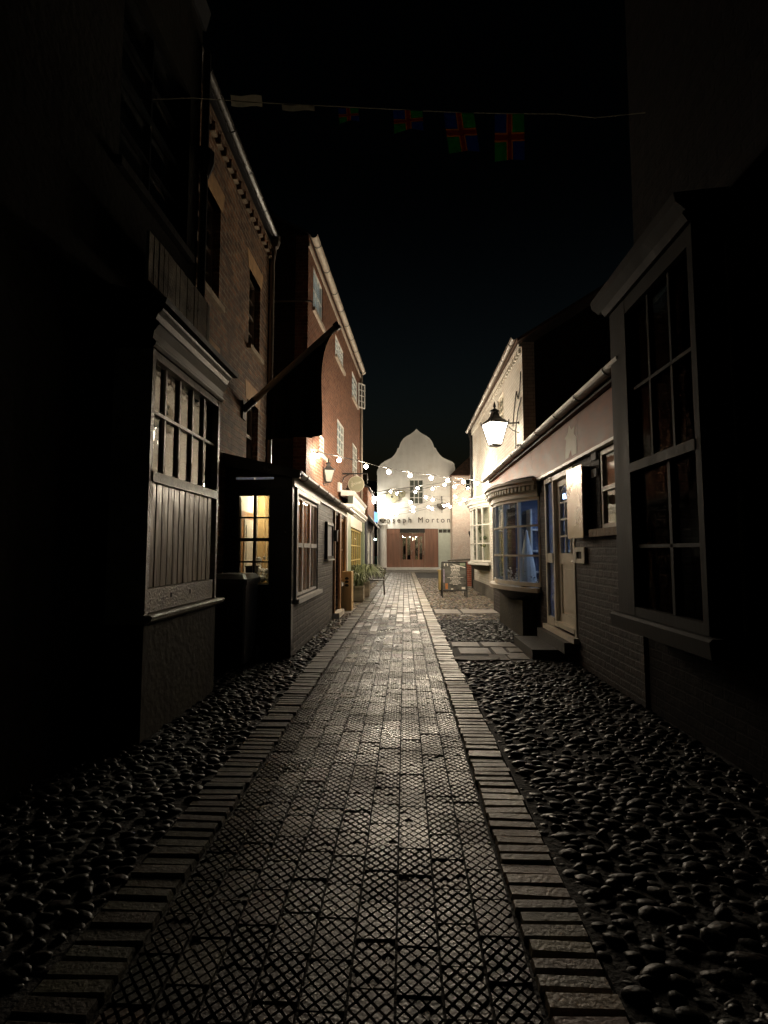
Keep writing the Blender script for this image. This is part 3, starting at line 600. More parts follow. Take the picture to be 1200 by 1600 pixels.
nb = thing('wall_box', 'small black box jutting from the door post of the lean-to', 'box', (-1.36, 10.58, 1.65))
part('box_body', 'black_paint', nb, lambda m: m.box(-1.398, -1.29, 10.02, 10.18, 1.50, 1.70)); part('box_lid', 'black_paint', nb, lambda m: m.box(-1.398, -1.28, 10.01, 10.19, 1.701, 1.715))

# wheelie bin
BN = thing('wheelie_bin', 'black plastic wheelie bin between the olive plinth and lean-to shop', 'bin', (-1.93, 6.02, 0))
def ring(cx, cy, hx, hy, z): return [Vector((cx + sx * hx * a, cy + sy * hy * b, z)) for sx, sy, a, b in ((-1, -1, .9, 1), (1, -1, .9, 1), (1, -1, 1, .9), (1, 1, 1, .9), (1, 1, .9, 1), (-1, 1, .9, 1), (-1, 1, 1, .9), (-1, -1, 1, .9))]
part('bin_body', 'plastic', BN, lambda m: (m.prism(ring(-1.955, 6.05, .175, .22, .06), ring(-1.955, 6.02, .205, .275, .93)), m.prism(ring(-1.955, 6.02, .22, .29, .931), ring(-1.955, 6.02, .22, .29, .965))))
part('bin_lid', 'plastic', BN, lambda m: (m.prism(ring(-1.955, 6.01, .23, .30, .967), ring(-1.955, 6.01, .225, .295, 1.0)), m.prism(ring(-1.955, 6.01, .224, .294, 1.001), ring(-1.955, 6.03, .17, .22, 1.05))))
part('handle', 'plastic', BN, lambda m: m.tube([(-2.12, 6.34, .95), (-2.12, 6.38, .97), (-1.78, 6.38, .97), (-1.78, 6.34, .95)], .016, 8))
for x in (-2.13, -1.76): part('wheel', 'plastic', BN, lambda m: m.tube([(x - .02, 6.25, .1), (x + .02, 6.25, .1)], .1, 16))

# ------------------------------------------------------------------ LEFT 3: three storey red brick building (turned slightly)
L3o, L3d = (-2.03, 10.7), (37 / FPX, 1.0)
F3 = FP(L3o, L3d); F3E = FY(10.7)
L3 = thing('brick_house', 'three storey red brick building with white windows beyond the flag', 'building', (-1.9, 10.7, 0))
wins = []
for (xa, ya, xb, yb, cols, rows) in [(490, 414, 504, 512, 4, 2), (524, 519, 537, 582, 3, 4), (550, 577, 558.5, 636, 2, 4), (499, 676, 507.5, 716, 2, 4), (527, 652, 538, 720, 3, 4), (551, 690, 558.5, 745, 3, 4)]:
    ua, _ = onF(xa, ya, F3); ub, _ = onF(xb, yb, F3)
    mx = (xa + xb) / 2; _, zt = onF(xa, ya, F3); _, zb = onF(xb, yb, F3); wins.append((max(ua, .32), ub, zb, zt, cols, rows))
ZE = 8.07; LEN3 = 8.55
part('wall', 'red_brick', L3, lambda m: (m.wall(F3, 0, LEN3, 0, ZE, .28, [w_[:4] for w_ in wins]), m.boxF(F3, LEN3 - .28, LEN3, -5, -.281, 0, ZE)))
part('end_wall', 'brown_brick', L3, lambda m: m.prism([Vector((-6.5, 10.72, 0)), Vector((-2.32, 10.72, 0)), Vector((-2.32, 10.72, ZE)), Vector((-4.3, 10.72, ZE + 2.2)), Vector((-6.5, 10.72, ZE))], [Vector((-6.5, 10.95, 0)), Vector((-2.32, 10.95, 0)), Vector((-2.32, 10.95, ZE)), Vector((-4.3, 10.95, ZE + 2.2)), Vector((-6.5, 10.95, ZE))]))
for k, (a, b, c, d, cols, rows) in enumerate(wins):
    window(L3, F3, a, b, c, d, cols, rows, 'white_paint', 'glow_blind' if k in (0, 1, 2, 4) else 'net', fw=.05, mw=.028, rec=.02, md=.02, th=.24, bd=.10, sill='pale_gutter' if k != 4 else None, sillh=.09)
oc = MB(); a, b, c, d = wins[2][:4]                                     # open casement on the far top window
FO = FP(F3(b + .02, .03, 0)[:2], (.62, .78)); fw = .035; W = .34
for q in ((0, fw, c, d), (W - fw, W, c, d), (fw, W - fw, c, c + fw), (fw, W - fw, d - fw, d)): oc.boxF(FO, q[0], q[1], -.02, .02, q[2], q[3])
oc.boxF(FO, W / 2 - .012, W / 2 + .012, -.015, .015, c + fw, d - fw)
for j in (1, 2, 3): z = c + fw + (d - c - 2 * fw) * j / 4; oc.boxF(FO, fw, W - fw, -.0151, .0151, z - .012, z + .012)
ob = oc.build('open_casement', 'white_paint', L3); part('pane', 'glass', ob, lambda m: m.boxF(FO, fw, W - fw, -.003, .003, c + fw, d - fw))
part('fascia', 'pale_gutter', L3, lambda m: m.boxF(F3, -.02, LEN3 + .05, .001, .03, ZE - .26, ZE - .16))
gutter(L3, F3, -.05, LEN3 + .1, .12, ZE - .02, .085, 'pale_gutter', 1.0)
part('roof', 'slate', L3, lambda m: m.prism([F3(-.06, .06, ZE + .02), F3(-.06, -4.4, ZE + 2.5), F3(-.06, -4.4, ZE + 2.35), F3(-.06, .06, ZE - .03)], [F3(LEN3 + .1, .06, ZE + .02), F3(LEN3 + .1, -4.4, ZE + 2.5), F3(LEN3 + .1, -4.4, ZE + 2.35), F3(LEN3 + .1, .06, ZE - .03)]))
q0, q1 = onY(428, 471, 10.6), onY(486, 470, 10.6)
part('overflow_pipe', 'gutter', L3, lambda m: m.tube([q0 + Vector((-.4, -.0, 0)), q1, q1 + Vector((.04, 0, -.06))], .022, 8), smooth=True)
p = onF(570, 715, F3); 
part('corner_pipe', 'pale_gutter', L3, lambda m: m.tube([F3(LEN3 + .08, .05, ZE - .1), F3(LEN3 + .08, .05, 2.6)], .045, 10), smooth=True)

# green shop front and blue-black shop front on the ground floor
GS = thing('green_shopfront', 'sage green shopfront with yellow blind and white cornices', 'shopfront', (-1.48, 13.5, 0))
FG = FX(-1.48, 1)
for a, b in ((12.62, 13.75), (18.0, 18.5)): part('pilaster', 'green_paint', GS, lambda m: (m.boxF(FG, a, b, -.3, .07, 0, 2.3), m.boxF(FG, a - .0, b + .03, .071, .10, 0, .35), m.boxF(FG, a + .05, b - .05, .071, .085, .45, 1.9)))
part('stall_riser', 'deep_green', GS, lambda m: m.boxF(FG, 13.95, 18.0, -.25, .0, 0, .55))
part('header', 'cream_paint', GS, lambda m: m.boxF(FG, 13.95, 18.0, -.25, .03, 1.98, 2.3))
window(GS, FG, 13.95, 17.95, .56, 1.97, 6, 3, 'blind', 'blind', fw=.06, mw=.03, rec=.02, md=.02, th=.2, bd=.12, name='display_window')
part('cornice', 'white_paint', GS, lambda m: (m.ext(FG, [(-.2, 2.31), (.05, 2.31), (.09, 2.37), (.12, 2.37), (.12, 2.41), (-.2, 2.42)], 13.3, 18.7), m.ext(FG, [(-.2, 2.43), (.13, 2.43), (.16, 2.48), (.16, 2.52), (-.2, 2.54)], 13.3, 18.75)))
part('signboard', 'deep_green', GS, lambda m: m.prism([FG(14.6, -.1, 2.545), FG(14.6, .02, 2.545), FG(14.6, .06, 2.86), FG(14.6, -.1, 2.86)], [FG(19.2, -.1, 2.545), FG(19.2, .02, 2.545), FG(19.2, .06, 2.86), FG(19.2, -.1, 2.86)]))
part('top_cornice', 'white_paint', GS, lambda m: m.ext(FG, [(-.3, 2.87), (.05, 2.87), (.08, 2.90), (.11, 2.96), (.08, 3.0), (-.3, 3.03)], 14.6, 19.3))
BS = thing('blue_black_shop', 'narrow blue-black shop with sloping hood at the far end of the left side', 'shop', (-1.4, 19.3, 0))
FBS = FX(-1.36, 1)
part('wall', 'red_brick', BS, lambda m: (m.wall(FBS, 19.35, 23.4, 2.45, 3.7, .3), m.box(-4.0, -1.36, 23.41, 23.6, 0, 3.7)))
part('front', 'blue_black', BS, lambda m: m.wall(FBS, 18.76, 23.4, 0, 2.45, .3, [(19.3, 20.9, .6, 2.1), (21.3, 23.0, .2, 2.1)]))
window(BS, FBS, 19.3, 20.9, .6, 2.1, 1, 2, 'white_paint', 'net', rec=.03, th=.25); window(BS, FBS, 21.3, 23.0, .2, 2.1, 2, 2, 'white_paint', 'dark_room', rec=.03, th=.25)
part('hood', 'slate', BS, lambda m: m.ext(FBS, [(0.001, 2.7), (.30, 2.3), (.30, 2.26), (.001, 2.5)], 19.4, 23.4))
part('roof', 'slate', BS, lambda m: m.ext(FBS, [(.08, 3.70), (-3, 5.2), (-3, 5.1), (.08, 3.65)], 19.3, 23.5))

# lamps and signs on the left
def lantern(name, label, c, s, wall_pt, pane_mat, group=None, sq=.78):
    c = Vector(c); T = thing(name, label, 'lantern', tuple(c), group)
    rt, rb, hh = .20 * s * 1.414, .10 * s * 1.414, .46 * s; rot = math.pi / 4 + .35
    k = 4
    def cor(r, z, i): a = rot + i * math.pi / 2; return c + Vector((math.cos(a) * r, math.sin(a) * r, z))
    b = MB()
    for i in range(4):
        b.tube([cor(rb, 0, i), cor(rt, hh, i)], .011 * s, 6); b.tube([cor(rt, hh, i), cor(rt, hh, i + 1)], .013 * s, 6); b.tube([cor(rb, 0, i), cor(rb, 0, i + 1)], .012 * s, 6)
        b.tube([cor(rt * 1.04, hh - .02 * s, i), cor(rt * 1.06, hh + .06 * s, i)], .012 * s, 5)
    b.lathe(c, [(rb * .9, -.03 * s), (rb * .98, 0)], 4, rot=rot)
    fo = b.build('frame', 'iron', T)
    part('pane', pane_mat, T, lambda m: m.prism([cor(rb * .93, .012 * s, i) for i in range(4)], [cor(rt * .95, hh - .01, i) for i in range(4)]))
    ro = MB(); ro.lathe(c, [(rt * 1.03, hh + .012 * s), (rt * .80, hh + .06 * s), (rt * .55, hh + .10 * s), (rt * .36, hh + .17 * s), (rt * .27, hh + .24 * s)], 4, rot=rot)
    ro.lathe(c, [(rt * .27, hh + .241 * s), (rt * .38, hh + .25 * s), (rt * .34, hh + .28 * s), (rt * .12, hh + .32 * s), (.015 * s, hh + .33 * s)], 12)
    ro.lathe(c, [(.012 * s, hh + .33 * s), (.034 * s, hh + .37 * s), (.02 * s, hh + .42 * s), (.003 * s, hh + .48 * s)], 10)
    ro.build('cap', 'iron', T)
    wp = Vector(wall_pt); m = MB(); st = c + Vector((0, 0, hh)) if abs(wp.z - (c.z + hh)) < .2 * s else c
    dr = (wp - st); m.tube([st + dr * (.2 if st is not c else 0), wp], .016 * s, 8)
    if st is c: m.tube([c + Vector((0, 0, -.03 * s)), c + Vector((0, 0, -.1 * s)), wp + Vector((0, 0, -.05 * s))], .012 * s, 6)
    else: m.tube([wp + Vector((0, 0, -.22 * s)), wp + Vector((0, 0, -.16 * s)) - dr * .25, wp - dr * .55 + Vector((0, 0, -.02 * s))], .01 * s, 6)
    m.ball(wp, .035 * s, 8, 5); m.build('bracket', 'iron', T)
    return T
u, z = onF(506, 757, F3)
lantern('wall_lantern', 'nearer carriage lantern with pale panes on red brick above the lean-to gutter', onY(513, 753, F3(u, .3, 0).y), .62, F3(u - .05, .0, z), 'grey_blind', 'carriage lanterns on the red brick')
u, z = onF(537, 791, F3)
lantern('wall_lantern', 'farther carriage lantern partly below the round hanging sign', onY(543, 787, F3(u, .3, 0).y), .62, F3(u - .05, .0, z), 'grey_blind', 'carriage lanterns on the red brick')
ab = thing('alarm_box', 'slim pale alarm box on red brick between lantern and sign', 'alarm', (0, 0, 0)); ab.location = F3(onF(529, 762, F3)[0], .0, onF(529, 762, F3)[1])
u, z = onF(529, 762, F3)
part('alarm_case', 'white_paint', ab, lambda m: m.boxF(F3, u - .17, u + .17, .002, .07, z - .13, z + .13)); part('alarm_lens', 'dark_room', ab, lambda m: m.boxF(F3, u - .03, u + .03, .071, .08, z - .12, z - .08))
u, z = onF(535, 741, F3); yS = F3(u, .3, 0).y
HS = thing('hanging_sign', 'round olive hanging sign with pale cursive writing on iron arm', 'sign', tuple(F3(u, 0, z)))
arm1 = onY(574, 740, yS); part('bracket', 'iron', HS, lambda m: (m.tube([F3(u, .0, arm1.z), arm1], .02, 8), m.tube([F3(u, 0, arm1.z - .25), F3(u, .05, arm1.z - .1), F3(u, .2, arm1.z - .01)], .014, 6), m.tube([arm1, arm1 - Vector((0, 0, .3))], .016, 6)))
cS = onY(556.5, 756.5, yS); rS = 12.7 * yS / FPX
def disc(m, c, r, y0, y1, n=40): m.prism([c + Vector((math.cos(2 * math.pi * k / n) * r, y0, math.sin(2 * math.pi * k / n) * r)) for k in range(n)], [c + Vector((math.cos(2 * math.pi * k / n) * r, y1, math.sin(2 * math.pi * k / n) * r)) for k in range(n)])
pn = part('panel', 'sign_olive', HS, lambda m: disc(m, cS, rS * .95, -.012, .012))
part('rim', 'sign_text', HS, lambda m: m.tube([cS + Vector((math.cos(t * math.pi / 20) * rS * .97, 0, math.sin(t * math.pi / 20) * rS * .97)) for t in range(41)], .012, 6, False))
part('hook', 'iron', HS, lambda m: [m.tube([cS + Vector((x, 0, rS * .9)), Vector((cS.x + x, yS, arm1.z))], .008, 5) for x in (-.08, .08)])
def script(m):                                                          # loose cursive hand across the disc
    w = rS * 1.25; pts = []
    for i in range(60):
        t = i / 59; x = -w / 2 + w * t; big = 1.9 if i < 14 else 1
        pts.append(cS + Vector((x + .012 * math.sin(i * 1.25), -.018, .02 + (x * .25) + .028 * big * math.sin(i * .92 + .5))))
    m.tube(pts, .0055, 5)
    m.tube([cS + Vector((-w * .42, -.018, .10)), cS + Vector((-w * .36, -.018, 0)), cS + Vector((-w * .40, -.018, -.10)), cS + Vector((-w * .46, -.018, -.07))], .0055, 5)
part('writing', 'sign_text', pn, script)
lantern('street_lantern', 'small bright lantern at the far left corner beside the white gable', onY(583, 787, 22.6), .62, (-1.36, 22.9, onY(583, 787, 22.6).z + .29), 'lamp_far')
bsn = thing('lit_sign', 'small glowing blue sign at the mouth of the far left alley', 'sign', tuple(onY(585, 808, 25)))
c = onY(585, 808, 25); part('sign_box', 'blue_sign', bsn, lambda m: m.prism([c + Vector((-.15, -.04, -.24)), c + Vector((.16, -.04, -.24)), c + Vector((.17, -.04, .2)), c + Vector((0, -.04, .26)), c + Vector((-.13, -.04, .2))], [c + Vector((-.15, .04, -.24)), c + Vector((.16, .04, -.24)), c + Vector((.17, .04, .2)), c + Vector((0, .04, .26)), c + Vector((-.13, .04, .2))]))
part('hanger', 'iron', bsn, lambda m: (m.tube([c + Vector((0, 0, .25)), c + Vector((0, 0, .42)), c + Vector((-.35, 0, .42))], .02, 6)))

# planters, chair
WB = thing('wooden_trough', 'tall upright timber trough with carved marks beside the oak door', 'planter', (-1.27, 11.8, 0))
part('boards', 'pine', WB, lambda m: (m.box(-1.38, -1.17, 11.65, 11.69, 0, .86), m.box(-1.38, -1.17, 12.0, 12.04, 0, .86), m.box(-1.38, -1.35, 11.691, 11.999, 0, .86), m.box(-1.20, -1.17, 11.691, 11.999, 0, .86)))
part('carving', 'dark_timber', WB, lambda m: [m.lathe((-1.275, 11.648, z), [(.03, -.03), (.045, 0), (.02, .03)], 6, 1, .2) for z in (.56, .64, .71)])
def planter(name, label, x0, x1, y0, y1, h, matb, leaves, spread, lh):
    T = thing(name, label, 'planter', ((x0 + x1) / 2, (y0 + y1) / 2, 0), 'planters outside the green shopfront')
    part('tub', matb, T, lambda m: (m.box(x0, x1, y0, y0 + .03, .02, h), m.box(x0, x1, y1 - .03, y1, .02, h), m.box(x0, x0 + .03, y0 + .031, y1 - .031, .02, h), m.box(x1 - .03, x1, y0 + .031, y1 - .031, .02, h), m.box(x0 - .015, x1 + .015, y0 - .015, y0 - .001, h - .06, h), m.box(x0 - .015, x1 + .015, y0 - .015, y0 - .001, .05, .11)))
    part('soil', 'mud', T, lambda m: m.box(x0 + .031, x1 - .031, y0 + .031, y1 - .031, .02, h - .04))
    def lf(m):
        cx, cy = (x0 + x1) / 2, (y0 + y1) / 2
        for _ in range(leaves):
            a = random.uniform(0, 6.28); L = random.uniform(.5, 1) * spread; hh = random.uniform(.6, 1.1) * lh; w = random.uniform(.008, .016)
            ba = Vector((cx + random.uniform(-.1, .1), cy + random.uniform(-.1, .1), h - .04)); dr = Vector((math.cos(a), math.sin(a), 0)); sd = Vector((-dr.y, dr.x, 0))
            P = [ba, ba + dr * L * .3 + Vector((0, 0, hh * .75)), ba + dr * L * .65 + Vector((0, 0, hh)), ba + dr * L * .9 + Vector((0, 0, hh * .72)), ba + dr * L * 1.05 + Vector((0, 0, hh * .35))]
            ws = [w, w * 1.2, w, w * .7, .001]; vs = []
            for p_, q_ in zip(P, ws): vs += [p_ - sd * q_, p_ + sd * q_ + Vector((0, 0, .003))]
            m.add(vs, [(2 * i, 2 * i + 1, 2 * i + 3, 2 * i + 2) for i in range(4)])
    part('foliage', 'leaf', T, lf, normals=False)
    return T
planter('planter', 'nearer narrow crate planter with short leaves beside the timber trough', -1.32, -1.06, 13.5, 13.95, .42, 'old_wood', 60, .3, .35)
planter('planter', 'farther square wooden planter with arching strap leaves beside the metal chair', -1.40, -1.02, 15.1, 15.6, .44, 'old_wood', 240, .72, .5)
CH = thing('armchair', 'brown metal garden armchair beside the leafy planter', 'chair', (-.86, 16.1, 0))
cx, cy = -.86, 16.1
for sx in (-1, 1):
    for sy in (-1, 1): part('leg', 'wicker', CH, lambda m: m.tube([(cx + sx * .25, cy + sy * .24, 0), (cx + sx * .22, cy + sy * .2, .44)], .016, 6))
part('seat', 'wicker', CH, lambda m: (m.lathe((cx, cy, .43), [(.25, 0), (.265, .015), (.25, .03)], 14)))
def backm(m):
    for z, r in ((.60, .27), (.72, .29), (.80, .295)):
        m.tube([(cx + r * math.cos(a), cy + r * math.sin(a), z) for a in [math.pi * (.05 + .045 * i * .5) + math.pi * .0 for i in range(-12, 51) if -12 <= i]], .02 if z > .78 else .012, 6)
    for i in range(12):
        a = math.pi * (-.15 + 1.25 * i / 11); m.tube([(cx + .24 * math.cos(a), cy + .24 * math.sin(a), .45), (cx + .295 * math.cos(a), cy + .295 * math.sin(a), .8)], .011, 5)
part('backrest', 'wicker', CH, backm)

# ------------------------------------------------------------------ END: white building with ogee gable
YW = 38.0; FW = FY(YW)
def wp(px, py): p = onY(px, py, YW); return (p.x, p.z)
def cp(cx, cy): return wp(560 + cx / 5.715, 650 + cy / 5.715)            # enlarged-view coordinates of the gable
WH = thing('white_gabled_building', 'white limewashed building with ogee gable and brown doors closing the lane', 'building', (1, YW, 0))
prof = [(168, 1380), (165, 525), (168, 485), (180, 462), (205, 437), (235, 415), (270, 398), (298, 383), (322, 358), (340, 330), (350, 300), (362, 296), (370, 270), (383, 240), (403, 212), (430, 192), (462, 175), (490, 155), (505, 140), (518, 124), (532, 140), (550, 156), (578, 174), (608, 190), (635, 210), (655, 236), (668, 264), (676, 292), (690, 298), (702, 325), (722, 352), (748, 378), (780, 396), (812, 408), (842, 424), (858, 440), (864, 470), (864, 1380)]
P = [cp(*q) for q in prof]; P[0] = (P[0][0], 0); P[-1] = (P[-1][0], 0)
DL, DT = wp(604, 826); DR, DB = wp(706, 887); DB = .18
wl, wt = wp(639, 749); wr, wb = wp(662, 788)
zc = wp(650, 800)[1]
top = [q for q in P[1:-1]]
part('wall', 'render_white', WH, lambda m: (
    m.wall(FW, P[0][0], P[-1][0], 0, zc, .3, [(DL, DR, 0, DT)]),
    m.wall(FW, P[0][0], P[-1][0], zc, wt + .3, .3, [(wl, wr, wb, wt)]),
    m.face(FW, [(P[0][0], wt + .3)] + [q for q in top if q[1] > wt + .3] + [(P[-1][0], wt + .3)], -.3, 0)))
part('side_wall', 'render_white', WH, lambda m: (m.box(P[0][0], P[0][0] + .3, YW + .301, YW + 10, 0, 6), m.box(P[-1][0] - .3, P[-1][0], YW + .301, YW + 10, 0, 6)))
part('coping', 'render_white', WH, lambda m: [m.prism([FW(a[0], .05, a[1]), FW(b[0], .05, b[1]), FW(b[0], .05, b[1] + .09), FW(a[0], .05, a[1] + .09)], [FW(a[0], -.35, a[1]), FW(b[0], -.35, b[1]), FW(b[0], -.35, b[1] + .09), FW(a[0], -.35, a[1] + .09)]) for a, b in zip(P[3:-3], P[4:-2]) if abs(a[0] - b[0]) > .02])
window(WH, FW, wl, wr, wb, wt, 3, 4, 'white_paint', 'grey_blind', fw=.07, mw=.05, rec=.03, th=.28, bd=.14, sill='render_white', sillh=.12)
part('window_surround', 'white_paint', WH, lambda m: (m.boxF(FW, wl - .16, wl, .001, .03, wb, wt + .16), m.boxF(FW, wr, wr + .16, .001, .03, wb, wt + .16), m.boxF(FW, wl, wr, .001, .03, wt, wt + .16)))
d1, _ = wp(625, 850); d2, _ = wp(664, 850); d3, _ = wp(685, 850); dm, _ = wp(645, 850)
def panelled(m, a, b, z0, z1, dd):
    m.boxF(FW, a, b, dd - .06, dd, z0, z1); q = (b - a) * .22
    m.boxF(FW, a + q, a + q + .05, dd + .001, dd + .03, z0 + .3, z1 - .3); m.boxF(FW, b - q - .05, b - q, dd + .001, dd + .03, z0 + .3, z1 - .3)
    m.boxF(FW, a + q + .05, b - q - .05, dd + .001, dd + .028, z1 - .36, z1 - .3); m.boxF(FW, a + q + .05, b - q - .05, dd + .001, dd + .028, z0 + .3, z0 + .36)
part('shutter', 'door_oak', WH, lambda m: panelled(m, DL + .02, d1, DB, DT - .02, -.02)); part('shutter', 'door_oak', WH, lambda m: panelled(m, d2, d3 - .02, DB, DT - .02, -.02))
part('door_lintel', 'dark_timber', WH, lambda m: m.boxF(FW, d1 + .001, d2 - .001, -.25, -.06, DT - .3, DT - .001))
def leafdoor(a, b):
    m = MB(); z0, z1 = DB + .001, DT - .31; s = .16
    m.boxF(FW, a, a + s, -.2, -.14, z0, z1); m.boxF(FW, b - s, b, -.2, -.14, z0, z1); m.boxF(FW, a + s, b - s, -.2, -.14, z0, z0 + .55); m.boxF(FW, a + s, b - s, -.2, -.14, z1 - .25, z1)
    m.boxF(FW, (a + b) / 2 - .05, (a + b) / 2 + .05, -.2, -.141, z0 + .55, z1 - .25)
    o = m.build('door', 'door_oak', WH)
    part('pane', 'dull_glass', o, lambda q: q.boxF(FW, a + s, b - s, -.18, -.17, z0 + .55, z1 - .25))
    part('handle', 'chrome', o, lambda q: q.tube([FW(b - .08, -.11, z0 + .9), FW(b - .08, -.11, z0 + 1.2)], .02, 6))
leafdoor(d1 + .02, dm - .005); leafdoor(dm + .005, d2 - .02)
part('hall_back', 'plaster', WH, lambda m: (m.boxF(FW, d1, d2, -2.4, -2.3, 0, DT), m.boxF(FW, d1 - .1, d1 - .01, -2.3, -.31, 0, DT), m.boxF(FW, d2 + .01, d2 + .1, -2.3, -.31, 0, DT)))
hl = thing('hall_lamp', 'lit lamp seen through the brown glazed doors of the white building', 'lamp', (dm, YW + 1.5, 2.2))
part('globe', 'hall_glow', hl, lambda m: m.ball((dm + .1, YW + 1.5, 2.25), .12), smooth=True)
part('flex', 'iron', hl, lambda m: m.tube([(dm + .1, YW + 1.5, 2.37), (dm + .1, YW + 1.5, 2.85)], .01, 6))
hs = thing('hat_stand', 'coats on a stand showing dark through the glazed brown doors', 'coat stand', (dm, YW + .8, 0))
part('stand', 'dark_timber', hs, lambda m: [m.tube([(dm + x, YW + .75, 0), (dm + x, YW + .75, 1.9)], .025, 6) for x in (-.55, -.1, .32, .6)])
part('coat', 'dark_timber', hs, lambda m: [m.lathe((dm + x, YW + .75, z), [(.05, .3), (.12, .25), (.14, 0), (.10, -.3)], 8) for x, z in ((-.55, 1.45), (-.1, 1.0), (.32, 1.3), (.6, .9), (-.3, .75), (.1, 1.75))])
sd = part('side_door', 'grey_door', WH, lambda m: (m.boxF(FW, d3, DR - .02, -.08, -.03, DB, DT - .3), m.boxF(FW, d3 + .12, d3 + .42, -.029, -.005, DB + .2, DB + .95), m.boxF(FW, d3 + .52, d3 + .84, -.029, -.005, DB + .2, DB + .95), m.boxF(FW, d3 + .12, d3 + .42, -.029, -.005, DB + 1.1, DT - .45), m.boxF(FW, d3 + .52, d3 + .84, -.029, -.005, DB + 1.1, DT - .45)))
part('transom', 'grey_door', sd, lambda m: (m.boxF(FW, d3, DR - .02, -.08, -.03, DT - .06, DT - .002), [m.boxF(FW, d3 + (DR - d3) * k / 3 - .02, d3 + (DR - d3) * k / 3 + .02, -.08, -.03, DT - .299, DT - .061) for k in (0.03, 1, 2, 2.95)]))
part('pane', 'dull_glass', sd, lambda m: m.boxF(FW, d3, DR - .03, -.07, -.06, DT - .299, DT - .061))
part('room_back', 'dark_room', WH, lambda m: m.boxF(FW, d3 - .02, DR, -.29, -.2, 0, DT))
part('step', 'render_white', WH, lambda m: (m.boxF(FW, DL - .1, d3 + .1, -.3, .35, 0, .17), m.boxF(FW, d3 + .101, DR + .1, -.3, .2, 0, .15)))
pc = wp(598, 890)[0]
part('round_pier', 'render_white', WH, lambda m: m.lathe((pc, YW - .05, 0), [(.30, 0), (.29, 1.2), (.27, wp(598, 822)[1]), (.34, wp(598, 821)[1]), (.34, wp(598, 818)[1])], 20), smooth=False)
part('urn', 'concrete', WH, lambda m: m.lathe((pc, YW - .05, wp(598, 818)[1] + .002), [(.14, 0), (.08, .08), (.22, .2), (.26, .3), (.1, .42), (.03, .5)], 12))
part('drainpipe', 'pale_gutter', WH, lambda m: m.tube([FW(wp(706, 800)[0] - .08, .06, .1), FW(wp(706, 800)[0] - .08, .06, wp(706, 745)[1])], .05, 8))
part('bracket', 'iron', WH, lambda m: (m.tube([FW(wp(590, 0)[0] if False else wp(591, 796)[0], .3, wp(594, 796)[1]), FW(wp(599, 796)[0], .3, wp(594, 796)[1])], .035, 6), m.tube([FW(wp(594, 796)[0], .3, wp(594, 796)[1]), FW(wp(594, 808)[0], .3, wp(594, 808)[1])], .03, 6)))
# letters with serifs, built from the font and small bars
def letters():
    root = None
    cu = bpy.data.curves.new('name_lettering', 'FONT'); cu.body = 'Joseph Morton'; cu.size = .62; cu.extrude = .02; cu.space_character = 1.55; cu.align_x = 'LEFT'; cu.offset = .0
    o = bpy.data.objects.new('name_lettering', cu); COL.objects.link(o)
    bpy.context.view_layer.update(); dg = bpy.context.evaluated_depsgraph_get(); me = bpy.data.meshes.new_from_object(o.evaluated_get(dg)); bpy.data.objects.remove(o)
    xs = [v.co.x for v in me.vertices]; x0, x1 = wp(597, 812)[0], wp(703, 812)[0]; k = (x1 - x0) / (max(xs) - min(xs)); zb = wp(650, 816.5)[1]
    b = MB(); loc = Vector((0, 0, 0))
    vs = [Vector((x0 + (v.co.x - min(xs)) * k, YW - .035 - v.co.z, zb + v.co.y * .92)) for v in me.vertices]
    b.add(vs, [tuple(p.vertices) for p in me.polygons])
    return b.build('name_lettering', 'letters', WH)
letters()
# saw blade signs, hanging basket
def saw(label, px, py, r, n):
    c = onY(px, py, YW); c.y = YW - .14
    T = thing('saw_blade_sign', label, 'sign', tuple(c), 'saw blade signs on the white gable')
    pts = []
    for k in range(n):
        a = 2 * math.pi * k / n; b = a + 2 * math.pi / n * .75; pts += [(r * 1.12 * math.cos(a), r * 1.12 * math.sin(a)), (r * .95 * math.cos(b), r * .95 * math.sin(b))]
    part('blade', 'saw', T, lambda m: m.prism([c + Vector((x, -.02, z)) for x, z in pts], [c + Vector((x, .02, z)) for x, z in pts]))
    part('hub', 'iron', T, lambda m: (disc(m, c, r * .16, -.05, -.021, 14), m.tube([c + Vector((0, .021, 0)), c + Vector((0, .138, 0))], .04, 8)))
saw('large round saw blade sign on the white gable, left of its window', 612.5, 777, .47, 26); saw('small round saw blade sign right of the big one', 628, 772, .27, 18)
c = onY(690, 790, YW); c.y = YW - .32
HB = thing('hanging_basket', 'dark bowl-shaped hanging basket on the white wall under its hook', 'basket', tuple(c))
part('bowl', 'concrete', HB, lambda m: m.lathe(c, [(.05, -.32), (.2, -.26), (.33, -.1), (.37, .05), (.38, .08)], 16)); part('hook', 'iron', HB, lambda m: (m.tube([c + Vector((0, .31, .62)), c + Vector((0, .1, .66)), c + Vector((0, 0, .6)), c + Vector((0, 0, .09))], .03, 6), m.tube([c + Vector((0, 0, -.32)), c + Vector((0, 0, -.55))], .025, 5)))
